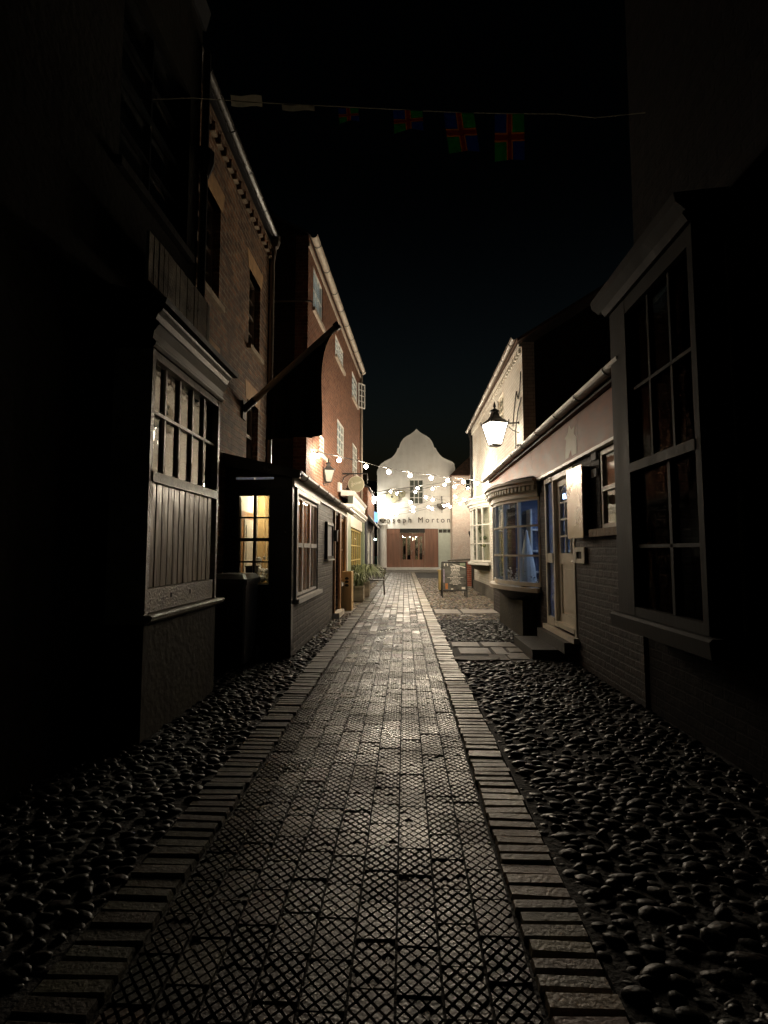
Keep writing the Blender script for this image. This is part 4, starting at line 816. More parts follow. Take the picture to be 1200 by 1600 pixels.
# flood lamp on the gable's left edge
c = onY(597, 787, YW - .75)
FLD = thing('wall_floodlight', 'glaring warm floodlight on the left edge of the white gable', 'lamp', tuple(c))
part('lamp_head', 'lamp_wall', FLD, lambda m: m.ball(c, .14, 12, 8), smooth=True)
part('arm', 'iron', FLD, lambda m: (m.tube([c + Vector((0, 0, .13)), c + Vector((0, .05, .3)), c + Vector((0, .745, .35))], .03, 8), m.lathe(c + Vector((0, 0, .12)), [(.1, 0), (.05, .06)], 10)))
c = onY(603, 793, YW - .5)
FL2 = thing('wall_floodlight', 'second glaring lamp below and right of the first on the white gable', 'lamp', tuple(c))
part('lamp_head', 'lamp_wall', FL2, lambda m: m.ball(c, .10, 12, 8), smooth=True); part('arm', 'iron', FL2, lambda m: m.tube([c + Vector((0, .09, .02)), c + Vector((0, .495, .1))], .03, 8))
# alley behind the left corner
AL = thing('teal_gate', 'teal painted gate across the far left alley', 'gate', (-2.4, 46, 0))
part('panel', 'teal', AL, lambda m: (m.box(-4.2, -1.7, 46, 46.1, .25, .9), m.box(-4.2, -1.7, 45.98, 45.999, .52, .58))); part('foot_rail', 'teal', AL, lambda m: m.box(-4.2, -1.7, 45.97, 46.12, .0, .249))
DH = thing('dark_house', 'unlit dark house beyond the far left alley', 'house', (-4, 50, 0))
part('wall', 'brown_brick', DH, lambda m: m.box(-9, -1.6, 50, 55, 0, 5.6)); part('roof', 'slate', DH, lambda m: m.prism([Vector((-9.3, 49.7, 5.601)), Vector((-1.4, 49.7, 5.601)), Vector((-1.4, 52.5, 8.4)), Vector((-9.3, 52.5, 8.4))], [Vector((-9.3, 55.3, 5.601)), Vector((-1.4, 55.3, 5.601)), Vector((-1.4, 52.6, 8.4)), Vector((-9.3, 52.6, 8.4))]))
c = onY(586, 843, 46.5); AW = thing('alley_lamp', 'tiny lit lamp deep in the far left alley', 'lamp', tuple(c))
part('bulb', 'alley_lamp', AW, lambda m: m.ball(c, .09, 8, 6)); part('post', 'iron', AW, lambda m: m.tube([c + Vector((0, .12, .0)), c + Vector((0, .12, -c.z))], .04, 6))

# ------------------------------------------------------------------ RIGHT 4: pink washed building, low wall
YP = 37.2; FPk = FY(YP); xl = onY(707, 800, YP).x; ze = onY(720, 743, YP).z
PK = thing('pink_building', 'pink washed brick building with clay tiled roof right of the white gable', 'building', (xl + 1, YP, 0))
a, b = onY(727, 748, YP), onY(735.5, 765, YP)
part('wall', 'pink_brick', PK, lambda m: (m.wall(FPk, xl, 9, 0, ze, .3, [(a.x, b.x, b.z, a.z)]), m.box(xl, xl + .3, YP + .301, YP + .79, 0, ze)))
window(PK, FPk, a.x, b.x, b.z, a.z, 1, 2, 'white_paint', 'dark_room', rec=.05, th=.28)
e0 = Vector((xl - .18, YP - .2, ze)); hp = onY(737, 711, YP + 1.3)
part('roof', 'tiles', PK, lambda m: (m.prism([e0, Vector((9.5, YP - .2, ze)), Vector((9.5, YP + 2.8, ze + 3)), Vector((xl + 2.8, YP + 2.8, ze + 3))], [e0 + Vector((0, .1, -.08)), Vector((9.5, YP - .1, ze - .08)), Vector((9.5, YP + 2.9, ze + 2.9)), Vector((xl + 2.8, YP + 2.9, ze + 2.9))]),
     m.prism([e0, Vector((xl + 2.8, YP + 2.8, ze + 3)), Vector((xl + 2.8, YP + 4.8, ze + 3)), Vector((xl - .18, YP + 7.8, ze))], [e0 + Vector((.1, 0, -.08)), Vector((xl + 2.9, YP + 2.8, ze + 2.9)), Vector((xl + 2.9, YP + 4.8, ze + 2.9)), Vector((xl - .08, YP + 7.8, ze - .08))])))
LW = thing('garden_wall', 'low red brick wall with stone cap behind the menu board', 'wall', (2.2, 20.3, 0))
part('brickwork', 'low_brick', LW, lambda m: m.box(1.95, 2.72, 20.0, 20.4, 0, .93)); part('cap', 'concrete', LW, lambda m: m.prism([Vector((1.66, 19.9, .93)), Vector((2.8, 19.9, .99)), Vector((2.8, 19.9, 1.06)), Vector((1.66, 19.9, .99))], [Vector((1.66, 20.5, .94)), Vector((2.8, 20.5, 1.0)), Vector((2.8, 20.5, 1.06)), Vector((1.66, 20.5, .99))]))
# A-board
AB = thing('menu_board', 'black framed pavement menu board with white writing on the cobbles', 'sign', (1.42, 15.3, 0))
ya = 15.05
def FA(u, d, z): return Vector((1.42 + u, ya + .32 * (z / 1.0) * .55 - d, z))
part('frame', 'iron', AB, lambda m: (m.tube([FA(-.345, 0, 0), FA(-.345, 0, 1.0)], .02, 6), m.tube([FA(.345, 0, 0), FA(.345, 0, 1.0)], .02, 6), m.tube([FA(-.345, 0, 1.0), FA(.345, 0, 1.0)], .02, 6), m.tube([FA(-.345, 0, .2), FA(.345, 0, .2)], .018, 6),
      m.tube([(1.075, 15.6, 0), FA(-.345, -.01, 1.0)], .018, 6), m.tube([(1.765, 15.6, 0), FA(.345, -.01, 1.0)], .018, 6)))
pn = part('panel', 'board', AB, lambda m: m.boxF(FA, -.325, .325, -.008, .004, .215, .985))
def menu(m):
    for i, (z, w) in enumerate([(.71, .2), (.675, .24), (.63, .3), (.59, .12), (.555, .44), (.515, .3), (.475, .2), (.435, .26), (.40, .34), (.36, .14)]):
        u = -w / 2 + .03; e = w / 2 + .03
        while u < e: L = random.uniform(.015, .05); m.boxF(FA, u, min(e, u + L), .0045, .007, z, z + .014 + random.uniform(0, .006)); u += L + .012
    for s_ in (-1, 1): m.face(lambda u, d, z: FA(u, d, z), [(-.23 + s_ * .022, .965), (-.23 + s_ * .048, .965), (-.23 + s_ * .06, .90), (-.23 + s_ * .04, .88)], .0045, .008)
part('writing', 'chalk', pn, menu)
def txt(body, size, u, z, name, matn, parent, F, d, bold=.003):
    cu = bpy.data.curves.new(name, 'FONT'); cu.body = body; cu.size = size; cu.align_x = 'CENTER'; cu.offset = bold; cu.extrude = .002
    o = bpy.data.objects.new(name, cu); COL.objects.link(o); bpy.context.view_layer.update()
    me = bpy.data.meshes.new_from_object(o.evaluated_get(bpy.context.evaluated_depsgraph_get())); bpy.data.objects.remove(o)
    b = MB(); b.add([F(u + v.co.x, d + v.co.z, z + v.co.y) for v in me.vertices], [tuple(p.vertices) for p in me.polygons]); return b.build(name, matn, parent)
txt("WE'RE", .095, .03, .83, 'heading', 'chalk', pn, FA, .007); txt("OPEN", .095, .03, .745, 'heading', 'chalk', pn, FA, .007)
part('print', 'orange', pn, lambda m: m.boxF(FA, -.26, -.19, .0041, .006, .24, .40)); part('print', 'lilac', pn, lambda m: m.boxF(FA, -.315, -.275, .0041, .006, .42, .8)); part('print', 'green_paint', pn, lambda m: m.boxF(FA, .17, .315, .0041, .0055, .9, .975))
part('print', 'chalk', pn, lambda m: m.prism([FA(-.06, .0056, .955), FA(.32, .0056, .86), FA(.32, .0056, .83), FA(-.02, .0056, .925)], [FA(-.06, .007, .955), FA(.32, .007, .86), FA(.32, .007, .83), FA(-.02, .007, .925)]))
for a, b, c_, d_ in ((.2, .3, .24, .3), (-.1, -.04, .225, .26)): part('print', 'chalk', pn, lambda m: m.boxF(FA, a, b, .0041, .006, c_, d_))
yb = thing('tan_planter_box', 'plain tan box standing behind the menu board', 'box', (1.25, 17.4, 0))
part('box_body', 'cardboard', yb, lambda m: (m.box(1.12, 1.60, 17.3, 17.7, .05, .66), m.box(1.10, 1.62, 17.28, 17.72, .661, .70))); part('foot', 'iron', yb, lambda m: m.box(1.14, 1.58, 17.32, 17.68, 0, .049))

# ------------------------------------------------------------------ RIGHT 3: white painted brick house
X3 = 2.42; F3R = FX(X3, -1); Y30, Y31 = 10.6, 18.45
R3 = thing('white_brick_house', 'two storey white painted brick house with long gutter beside the street lantern', 'house', (X3, 14, 0))
pa, pb = onX(792, 592, X3), onX(782, 650, X3); hw = (13.0 - .35, 13.0 + .45, 4.35, 5.2)
hb = (14.9, 17.6, .95, 2.75)
part('wall', 'white_brick', R3, lambda m: (m.wall(F3R, Y30, Y31, 0, 5.6, .25, [hw]), m.box(X3 + .251, 7, Y31 - .25, Y31, 0, 5.6)))
part('end_wall', 'brown_brick', R3, lambda m: m.prism([Vector((X3 + .251, Y30, 0)), Vector((7, Y30, 0)), Vector((7, Y30, 8.4)), Vector((X3 + .251, Y30, 5.6))], [Vector((X3 + .251, Y30 + .2, 0)), Vector((7, Y30 + .2, 0)), Vector((7, Y30 + .2, 8.4)), Vector((X3 + .251, Y30 + .2, 5.6))]))
window(R3, F3R, *hw, 2, 4, 'cream_paint', 'net', split=.5, rec=.04, th=.22, sill='white_paint')
part('roof', 'tiles', R3, lambda m: m.ext(F3R, [(.1, 5.66), (-4.6, 8.6), (-4.6, 8.48), (.1, 5.6)], Y30 - .05, Y31 + .1))
dn = MB(); u = Y30 + .1
while u < Y31 - .1: dn.boxF(F3R, u, u + .1, .001, .05, 5.40, 5.5); u += .2
dn.boxF(F3R, Y30, Y31, .001, .06, 5.501, 5.58); dn.build('dentil_course', 'white_brick', R3)
gutter(R3, F3R, Y30 - .08, Y31 + .1, .17, 5.68, .06, 'gutter', .9, slope=-.12)
part('downpipe', 'iron', R3, lambda m: (m.tube([(X3 - .12, Y31 + .02, 5.55), (X3 - .09, Y31 - .02, 5.35), (X3 - .06, Y31 - .05, 5.2), (X3 - .06, Y31 - .05, .05)], .045, 10), m.lathe((X3 - .07, Y31 - .05, 1.75), [(.05, 0), (.12, .18), (.12, .26)], 10)))
part('plinth', 'concrete', R3, lambda m: m.boxF(F3R, 12.05, Y31, .001, .05, 0, .34))
part('cable', 'iron', R3, lambda m: (m.tube([F3R(10.66, .02, 5.0), F3R(10.72, .03, 4.62), F3R(10.9, .03, 4.5), F3R(11.1, .02, 4.72), F3R(11.4, .02, 4.3), F3R(11.5, .02, 4.05)], .012, 6), m.tube([F3R(10.64, .02, 4.45), F3R(11.0, .02, 4.25), F3R(11.25, .02, 3.9), F3R(11.25, .02, 3.4)], .012, 6)))
part('meter_box', 'dark_timber', R3, lambda m: m.boxF(F3R, 10.72, 10.98, .001, .10, 3.1, 3.5))

def bow(root, X, y0, y1, sag, z0, z1, ncol, rows, fm, zc, zsill, corbel_mat, nseg=24, cmat=None):
    ch = y1 - y0; rad = (ch * ch / 4 + sag * sag) / (2 * sag); ym = (y0 + y1) / 2; xc = X - sag + rad; half = math.asin(ch / 2 / rad)
    def at(t, off=0): a = -half + 2 * half * t; return Vector((xc - (rad + off) * math.cos(a), ym + (rad + off) * math.sin(a), 0))
    def band(m, o0, o1, za, zb, t0=0, t1=1, n=nseg):
        T = [t0 + (t1 - t0) * k / n for k in range(n + 1)]
        for a, b in zip(T[:-1], T[1:]):
            q = [at(a, o0), at(b, o0), at(b, o1), at(a, o1)]; m.prism([p_ + Vector((0, 0, za)) for p_ in q], [p_ + Vector((0, 0, zb)) for p_ in q])
    f = MB(); band(f, -.05, .01, z0, z0 + .06); band(f, -.05, .01, z1 - .05, z1)
    for r in range(1, len(rows) - 1): band(f, -.035, .004, rows[r] - .014, rows[r] + .014)
    for k in range(ncol + 1):
        t = k / ncol; w = .018 / (2 * half * rad) * (1.6 if k in (0, ncol) else 1); band(f, -.045, .007, z0 + .061, z1 - .051, max(0, t - w), min(1, t + w), 1)
    fo = f.build('bow_window', fm, root)
    p = MB(); band(p, -.03, -.026, z0 + .061, z1 - .051); p.build('pane', 'glass', fo)
    s_ = MB(); band(s_, -.12, .09, zsill - .06, zsill, 0, 1); s_.build('sill', fm, fo)
    c_ = MB(); band(c_, -.12, .04, z1 + .001, z1 + .08); band(c_, -.12, .12, z1 + .17, z1 + .22); band(c_, -.12, .16, z1 + .221, z1 + .26); band(c_, -.12, .06, z1 + .081, z1 + .169)
    nd = int(2 * half * rad / .085)
    for k in range(nd): t = (k + .25) / nd; band(c_, .061, .10, z1 + .095, z1 + .165, t, t + .5 / nd, 1)
    c_.build('cornice', cmat or fm, fo)
    T = [k / nseg for k in range(nseg + 1)]; tp = MB()
    tp.prism([at(t, .05) + Vector((0, 0, z1 + .262)) for t in T], [at(t, -.1) * 1 + Vector((0, 0, z1 + .34)) for t in T]); tp.build('lead_top', 'slate', fo)
    ring = [(at(t, .05), at(t, -.03)) for t in T]; cb = MB()
    up = [a + Vector((0, 0, zsill - .062)) for a, _ in ring]; lo = [Vector((X - (X - a.x) * .55, ym + (a.y - ym) * .86, zsill - .22)) for a, _ in ring]
    cb.prism(lo, up); cb.build('corbel', corbel_mat, fo)
    return fo, at
bw1, _ = bow(R3, X3 - .002, 14.85, 17.75, .36, 1.0, 2.62, 7, [1.0, 1.54, 2.08, 2.62], 'white_paint', 2.9, .98, 'dark_timber')
part('blind', 'plaster', bw1, lambda m: m.boxF(F3R, 14.95, 17.65, .003, .03, 1.0, 2.6))
part('display', 'leaf', bw1, lambda m: [m.ball((X3 - .1 - random.uniform(0, .08), random.uniform(15.1, 17.4), 1.1 + random.uniform(0, 1.1)), random.uniform(.03, .07), 6, 4) for _ in range(26)])

# big street lantern
c = onY(773.5, 695.5, 11.0); wpnt = onX(811, 660, X3)
lantern('street_lantern', 'large glowing tapered street lantern on iron arm by the white house', c, 1.0, (X3, wpnt.y, c.z + .47), 'lamp')

# ------------------------------------------------------------------ RIGHT 2: single storey shop with bow window
X2 = 2.0; F2R = FX(X2, -1); Y20, Y21 = 4.55, 12.0
R2 = thing('low_brick_shop', 'single storey dark brick shop with brown fascia, bow window and cream door', 'shop', (X2, 8, 0))
h2 = [(7.95, 10.2, .78, 2.2), (6.25, 7.5, .30, 2.31), (4.62, 5.42, 1.53, 2.36)]
part('wall', 'brown_brick', R2, lambda m: (m.wall(F2R, Y20, Y21, 0, 2.34, .14, [h2[0], h2[1], (h2[2][0], h2[2][1], h2[2][2], 2.33)]), m.box(X2, X3 - .002, Y21 - .14, Y21 - .001, 0, 2.339) if False else m.box(X2 + .141, X3 - .01, Y21 - .14, Y21 - .002, 0, 2.9)))
part('fascia_board', 'fascia', R2, lambda m: [m.boxF(F2R, a, b, -.14, .035, 2.375, 2.86) for a, b in ((4.56, 5.95), (5.957, 8.1), (8.107, 10.3), (10.307, 12.0))])
part('fascia_strip', 'white_paint', R2, lambda m: m.boxF(F2R, 4.55, 12.0, -.1, .055, 2.342, 2.374))
part('emblem', 'sign_text', R2, lambda m: m.face(F2R, [(6.0, 2.42), (6.16, 2.42), (6.2, 2.5), (6.3, 2.42), (6.42, 2.42), (6.4, 2.56), (6.36, 2.64), (6.42, 2.68), (6.3, 2.72), (6.24, 2.80), (6.16, 2.73), (6.04, 2.75), (6.07, 2.66), (5.98, 2.6)], .0352, .037))
part('soffit', 'dark_timber', R2, lambda m: m.boxF(F2R, 4.55, 12.0, -.1, .10, 2.862, 2.89))
gutter(R2, F2R, 4.4, 12.1, .15, 2.95, .062, 'gutter', .85)
rf = part('roof', 'tiles', R2, lambda m: m.ext(F2R, [(.12, 2.96), (-.40, 3.2), (-.40, 3.14), (.12, 2.90)], 4.3, 12.05))
part('back_roof', 'tiles', R2, lambda m: m.ext(F2R, [(-.401, 3.2), (-3.2, 4.5), (-3.2, 4.4), (-.401, 3.14)], 4.3, Y30 - .01))
tl = MB(); u = 4.35
while u < 12.0: tl.ext(F2R, [(.16, 2.985), (-.2, 3.15), (-.2, 3.10), (.16, 2.955)], u, u + .15 + random.uniform(-.01, .01)); u += .19
tl.build('eaves_tile', 'tiles', rf)
bw2, at2 = bow(R2, X2 - .002, 7.82, 10.35, .43, .78, 2.12, 6, [.78, 1.24, 1.69, 2.12], 'cream_paint', 2.4, .76, 'dark_timber', cmat='cream_paint')
part('bow_base', 'render_dark', R2, lambda m: m.boxF(F2R, 8.1, 10.0, .001, .22, 0, .56))
# blue lit room behind
part('room', 'blue_wall', R2, lambda m: (m.box(4.2, 4.3, 5.9, 10.4, .2, 2.33), m.box(2.145, 4.2, 10.3, 10.4, .2, 2.33), m.box(2.145, 4.2, 5.8, 5.9, .2, 2.33), m.box(2.145, 4.2, 5.9, 10.3, .12, .2)))
part('room_ceiling', 'plaster', R2, lambda m: m.box(2.145, 4.3, 5.8, 10.4, 2.331, 2.341))
bl = thing('strip_light', 'bluish strip light inside the bow windowed shop', 'lamp', (3.0, 8.6, 2.3))
part('tube', 'blue_lamp', bl, lambda m: m.box(2.75, 2.95, 7.3, 9.6, 2.25, 2.29)); part('batten', 'white_paint', bl, lambda m: m.box(2.72, 2.98, 7.25, 9.65, 2.291, 2.33))
sv = thing('shop_shelves', 'shelves and boxes inside the bow window', 'shelves', (3.4, 9.8, .2))
part('shelf', 'white_paint', sv, lambda m: [m.box(2.4, 4.1, 9.95, 10.29, z, z + .03) for z in (.9, 1.3, 1.7)])
part('upright', 'white_paint', sv, lambda m: [m.box(x, x + .03, 9.95, 10.29, .2, 2.1) for x in (2.37, 3.2, 4.1)])
cn = thing('display_stand', 'pale cone shaped display behind the bow window panes', 'display', (1.98, 8.6, .8))
part('cone', 'white_paint', cn, lambda m: m.lathe((1.98, 8.6, .8), [(.15, 0), (.13, .25), (.06, .6), (.01, .85)], 14)); part('cone_foot', 'iron', cn, lambda m: m.lathe((1.98, 8.6, .785), [(.16, 0), (.155, .014)], 14))
gd = thing('trinket_display', 'glittering small trinkets heaped inside the bow window', 'trinkets', (1.9, 8.4, .8))
part('trinket', 'chrome', gd, lambda m: [m.ball((random.uniform(1.76, 2.1), random.uniform(8.15, 9.9), .79 + random.uniform(0, .28) * random.random()), random.uniform(.008, .022), 6, 4) for _ in range(120)])
part('tray', 'dark_timber', gd, lambda m: m.box(1.8, 2.3, 8.1, 10.0, .765, .782))
# door
FD = F2R
part('door_frame', 'cream_paint', R2, lambda m: (m.boxF(FD, 6.25, 6.31, -.13, .012, .31, 2.31), m.boxF(FD, 7.12, 7.18, -.13, -.005, .31, 2.31), m.boxF(FD, 7.44, 7.50, -.13, .012, .31, 2.31), m.boxF(FD, 6.31, 7.12, -.13, .01, 2.25, 2.31), m.boxF(FD, 7.18, 7.44, -.13, .01, 2.25, 2.31), m.boxF(FD, 7.18, 7.44, -.13, .008, 1.15, 1.28), m.boxF(FD, 7.18, 7.44, -.13, .009, .31, .42)))
part('sidelight', 'glass', R2, lambda m: (m.boxF(FD, 7.18, 7.44, -.02, -.015, 1.28, 2.25), m.boxF(FD, 7.18, 7.44, -.02, -.015, .42, 1.15)))
part('sidelight_film', 'frost', R2, lambda m: (m.boxF(FD, 7.181, 7.439, -.03, -.026, 1.281, 2.249), m.boxF(FD, 7.181, 7.439, -.03, -.026, .421, 1.149)))
dl = MB(); A, B = 6.315, 7.115; q0, q1 = -.10, -.055
dl.boxF(FD, A, A + .1, q0, q1, .33, 2.24); dl.boxF(FD, B - .1, B, q0, q1, .33, 2.24); dl.boxF(FD, A + .1, B - .1, q0, q1, .33, .5); dl.boxF(FD, A + .1, B - .1, q0, q1, 1.14, 1.28); dl.boxF(FD, A + .1, B - .1, q0, q1, 2.16, 2.24)
dl.boxF(FD, A + .1, B - .1, q0 + .01, q1 - .02, .5, 1.14); dl.boxF(FD, A + .16, B - .16, q1 - .019, q1 - .005, .56, 1.08)
for k in (1, 2): u = A + .1 + (B - A - .2) * k / 3; dl.boxF(FD, u - .01, u + .01, q0 + .01, q1 - .004, 1.28, 1.98)
for z in (1.5, 1.72, 1.94): dl.boxF(FD, A + .1, B - .1, q0 + .01, q1 - .003, z - .01, z + .01)
dl.tube([FD(A + .1 + (B - A - .2) * (.5 - .5 * math.cos(math.pi * k / 10)), q1 - .015, 1.95 + .2 * math.sin(math.pi * k / 10)) for k in range(11)], .01, 6)
dl.tube([FD((A + B) / 2, q1 - .015, 1.95), FD((A + B) / 2 - .12, q1 - .015, 2.14)], .008, 6); dl.tube([FD((A + B) / 2, q1 - .015, 1.95), FD((A + B) / 2 + .12, q1 - .015, 2.14)], .008, 6)
do = dl.build('door', 'cream_paint', R2); part('pane', 'glass', do, lambda m: m.boxF(FD, A + .1, B - .1, -.088, -.082, 1.28, 2.16))
part('handle', 'chrome', do, lambda m: m.tube([FD(A + .05, -.03, 1.18), FD(A + .14, -.03, 1.18)], .012, 8)); part('weather_bar', 'cream_paint', do, lambda m: m.boxF(FD, A, B, -.054, .02, .335, .39))
part('threshold', 'cream_paint', R2, lambda m: m.boxF(FD, 6.2, 7.56, -.13, .06, .24, .30))
part('doorstep', 'stone_dark', R2, lambda m: (m.box(1.55, 1.999, 6.56, 7.62, -.02, .11), m.box(1.86, 1.999, 6.3, 7.56, .111, .239)))
window(R2, F2R, *h2[2][:3], 2.33, 2, 2, 'cream_paint', 'curtain', split=.5, rec=.01, md=.02, th=.14, bd=.065)
part('brick_sill', 'stone', R2, lambda m: [m.boxF(F2R, 4.58 + k * .112, 4.685 + k * .112, -.02, .07, 1.455, 1.53) for k in range(9)])
cpn = thing('copper_panel', 'tall polished copper coloured panel on dark brick beside the cream door', 'panel', (X2, 6.1, 1.9))
part('sheet', 'bronze_panel', cpn, lambda m: m.boxF(F2R, 5.92, 6.2, .012, .03, 1.45, 2.27) if False else m.boxF(F2R, 5.67, 6.19, .085, .10, 1.45, 2.24)); part('backing', 'black_paint', cpn, lambda m: m.boxF(F2R, 5.69, 6.17, .001, .0849, 1.47, 2.22))
lx = thing('letter_box', 'pale square letter box plate with dark slot under the copper panel', 'letter box', (X2, 6.0, 1.28))
part('plate', 'cream_paint', lx, lambda m: (m.boxF(F2R, 5.86, 6.20, .001, .03, 1.17, 1.22), m.boxF(F2R, 5.86, 6.20, .001, .03, 1.30, 1.35), m.boxF(F2R, 5.86, 5.95, .001, .03, 1.22, 1.30), m.boxF(F2R, 6.13, 6.20, .001, .03, 1.22, 1.30))); part('slot', 'dark_room', lx, lambda m: m.boxF(F2R, 5.95, 6.13, .001, .012, 1.22, 1.30))
for lab, z in (('upper of two small grey plates on the dark brick', 2.26), ('lower of two small grey plates on the dark brick', 2.08)):
    T = thing('wall_plate', lab, 'plate', (X2, 5.5, z), 'small plates on the dark brick wall')
    part('plate', 'net', T, lambda m: m.boxF(F2R, 5.46, 5.60, .004, .018, z, z + .085)); part('backing', 'black_paint', T, lambda m: m.boxF(F2R, 5.47, 5.59, .001, .0039, z + .01, z + .075))

# ------------------------------------------------------------------ RIGHT 1: near building with tall shop window
X1 = 2.02; F1R = FX(X1, -1)
R1 = thing('corner_building', 'near right dark building with tall glossy timber shop window', 'building', (X1, 3.5, 0))
part('wall', 'shade_brick', R1, lambda m: (m.wall(F1R, -4, 4.5, 0, 6.8, .3, [(3.3, 4.35, .8, 3.3)]), m.box(X1 + .301, 7, 4.2, 4.5, 0, 6.8)))
part('roof', 'slate', R1, lambda m: m.ext(F1R, [(.2, 6.85), (-4, 9.5), (-4, 9.35), (.2, 6.8)], -4, 4.55))
FR = FX(1.8, -1); a, b = 3.22, 4.53; z0, z1 = .80, 3.36
fr = MB()
fr.boxF(FR, b - .30, b, -.2, 0, z0, z1); fr.boxF(FR, a, a + .06, -.2, 0, z0, z1); fr.boxF(FR, a + .06, b - .30, -.08, -.002, z1 - .12, z1); fr.boxF(FR, a + .06, b - .30, -.08, -.002, z0, z0 + .07)
fr.boxF(FR, a + .06, b - .30, -.085, .006, 1.93, 2.0); fr.boxF(FR, a + .06, b - .30, -.056, -.03, 2.58, 2.605)
fr.boxF(FR, a + .06, b - .30, -.056, -.03, 1.33, 1.355)
for t in (1 / 3, 2 / 3): u = a + .06 + (b - .36 - a) * t; fr.boxF(FR, u - .013, u + .013, -.0565, -.036, 2.0, z1 - .12)
u = a + .06 + (b - .36 - a) * .42; fr.boxF(FR, u - .018, u + .018, -.0565, -.03, z0 + .07, 1.93)
sw1 = fr.build('shop_window', 'shop_timber', R1)
part('pane', 'dim_glass', sw1, lambda m: m.boxF(FR, a + .06, b - .30, -.062, -.057, z0 + .07, z1 - .12))
part('sill', 'shop_timber', sw1, lambda m: m.ext(FR, [(-.21, z0 - .12), (.05, z0 - .12), (.06, z0 - .02), (.04, z0 - .002), (-.21, z0 - .002)], a - .1, b + .04))
part('cornice', 'shop_timber', sw1, lambda m: (m.ext(FR, [(-.21, z1 + .001), (.03, z1 + .001), (.06, z1 + .05), (-.21, z1 + .05)], a - .02, b + .03), m.ext(FR, [(-.21, z1 + .051), (.06, z1 + .051), (.12, z1 + .10), (.13, z1 + .16), (-.21, z1 + .19)], a - .06, b + .09)))
part('room', 'dark_room', R1, lambda m: (m.box(3.6, 3.65, 2.6, 4.18, .5, 3.5), m.box(X1 + .302, 3.6, 2.55, 2.6, .5, 3.5)))
# ------------------------------------------------------------------ bunting over the lane
BU = thing('bunting', 'string of county flag bunting and pale cloths high across the dark lane', 'bunting', tuple(onY(600, 170, 4.2)))
cp_ = [(-30, 168), (120, 160), (300, 153), (400, 160), (480, 164), (560, 168), (640, 172), (720, 176), (800, 177.5), (870, 178), (930, 184), (1010, 176), (1180, 150)]
part('cord', 'f_pale', BU, lambda m: m.tube([onY(x, y, 4.2) for x, y in cp_], .0035, 6))
def bflag(x0, x1, y0, y1, lean, curl):
    m = MB(); A = onY(x0, y0, 4.2); B = onY(x1, y0, 4.2); Cb = onY((x0 + x1) / 2, y1, 4.2); hgt = A.z - Cb.z
    us = [0, .40, .44, .56, .60, 1.0]; vs = [0, .40, .44, .56, .60, 1.0]
    colr = lambda i, j: 1 if 'r' == ('r' if i == 2 or j == 2 else '') else (2 if i in (1, 3) or j in (1, 3) else ((3 if j > 2 else 0) if i < 2 else (0 if j > 2 else 3)))
    for i in range(5):
        for j in range(5):
            m.mi = {1: 0, 2: 1, 0: 3, 3: 2}[colr(i, j)]
            q = []
            for (u, v) in ((us[i], vs[j]), (us[i + 1], vs[j]), (us[i + 1], vs[j + 1]), (us[i], vs[j + 1])):
                p_ = A.lerp(B, u) + Vector((lean * v, curl * math.sin(u * 4 + v * 2) * v, -hgt * v)); q.append(p_)
            m.prism(q, [p_ + Vector((0, .003, 0)) for p_ in q])
    return m.build('flag', ['f_red', 'f_gold', 'f_green', 'f_blue'], BU)
for (x0, x1, y0, y1, le, cu) in [(528, 560, 169, 190, .01, .02), (614, 660, 172, 204, .01, .03), (693, 740, 176, 237, .045, .02), (773, 819, 178, 250, -.005, .015)]: bflag(x0, x1, y0, y1, le, cu)
for (x0, x1, y0, y1) in [(360, 409, 148, 161), (440, 491, 163, 167.5)]:
    def pf(m):
        A, B, C_ = onY(x0, y0, 4.2), onY(x1, y0 + 2, 4.2), onY(x0, y1, 4.2); h_ = A.z - C_.z
        for k in range(6):
            p_, q_ = A.lerp(B, k / 6), A.lerp(B, (k + 1) / 6); w = [.01 * math.sin(k + t) for t in (0, 1)]
            m.prism([p_ + Vector((0, w[0], 0)), q_ + Vector((0, w[1], 0)), q_ + Vector((0, w[1] + .03, -h_)), p_ + Vector((0, w[0] + .03, -h_))], [p_ + Vector((0, w[0] + .003, .004)), q_ + Vector((0, w[1] + .003, .004)), q_ + Vector((0, w[1] + .033, -h_ + .004)), p_ + Vector((0, w[0] + .033, -h_ + .004))])
    part('pale_cloth', 'f_pale', BU, pf)

# ------------------------------------------------------------------ festoon lights
def festoon(label, a, bulbs, b, ya, yb, r=.047):
    xs = [q[0] for q in bulbs]; lo, hi = min(xs + [a[0]]), max(xs + [b[0]])
    dep = lambda x: 1 / (1 / ya + (1 / yb - 1 / ya) * (x - lo) / (hi - lo))
    drop = .10
    T = thing('festoon_lights', label, 'string lights', tuple(onY(a[0], a[1], dep(a[0]))), 'festoon light strings across the lane')
    pts = [onY(a[0], a[1], dep(a[0]))] + [onY(x, y, dep(x)) + Vector((0, 0, drop)) for x, y in bulbs] + [onY(b[0], b[1], dep(b[0]))]
    fine = []
    for p_, q_ in zip(pts[:-1], pts[1:]):
        for k in range(5): t = k / 5; fine.append(p_.lerp(q_, t) - Vector((0, 0, .05 * 4 * t * (1 - t) * (p_ - q_).length * .4)))
    fine.append(pts[-1]); part('cable', 'iron', T, lambda m: m.tube(fine, .010, 6))
    for x, y in bulbs:
        c_ = onY(x, y, dep(x))
        B_ = part('bulb', 'bulb' if r < .06 else 'bulb_far', T, lambda m: m.ball(c_, r, 10, 7), smooth=True)
        part('socket', 'iron', B_, lambda m: m.lathe(c_ + Vector((0, 0, r * .9)), [(.022, 0), (.024, .05), (.012, .06)], 8))
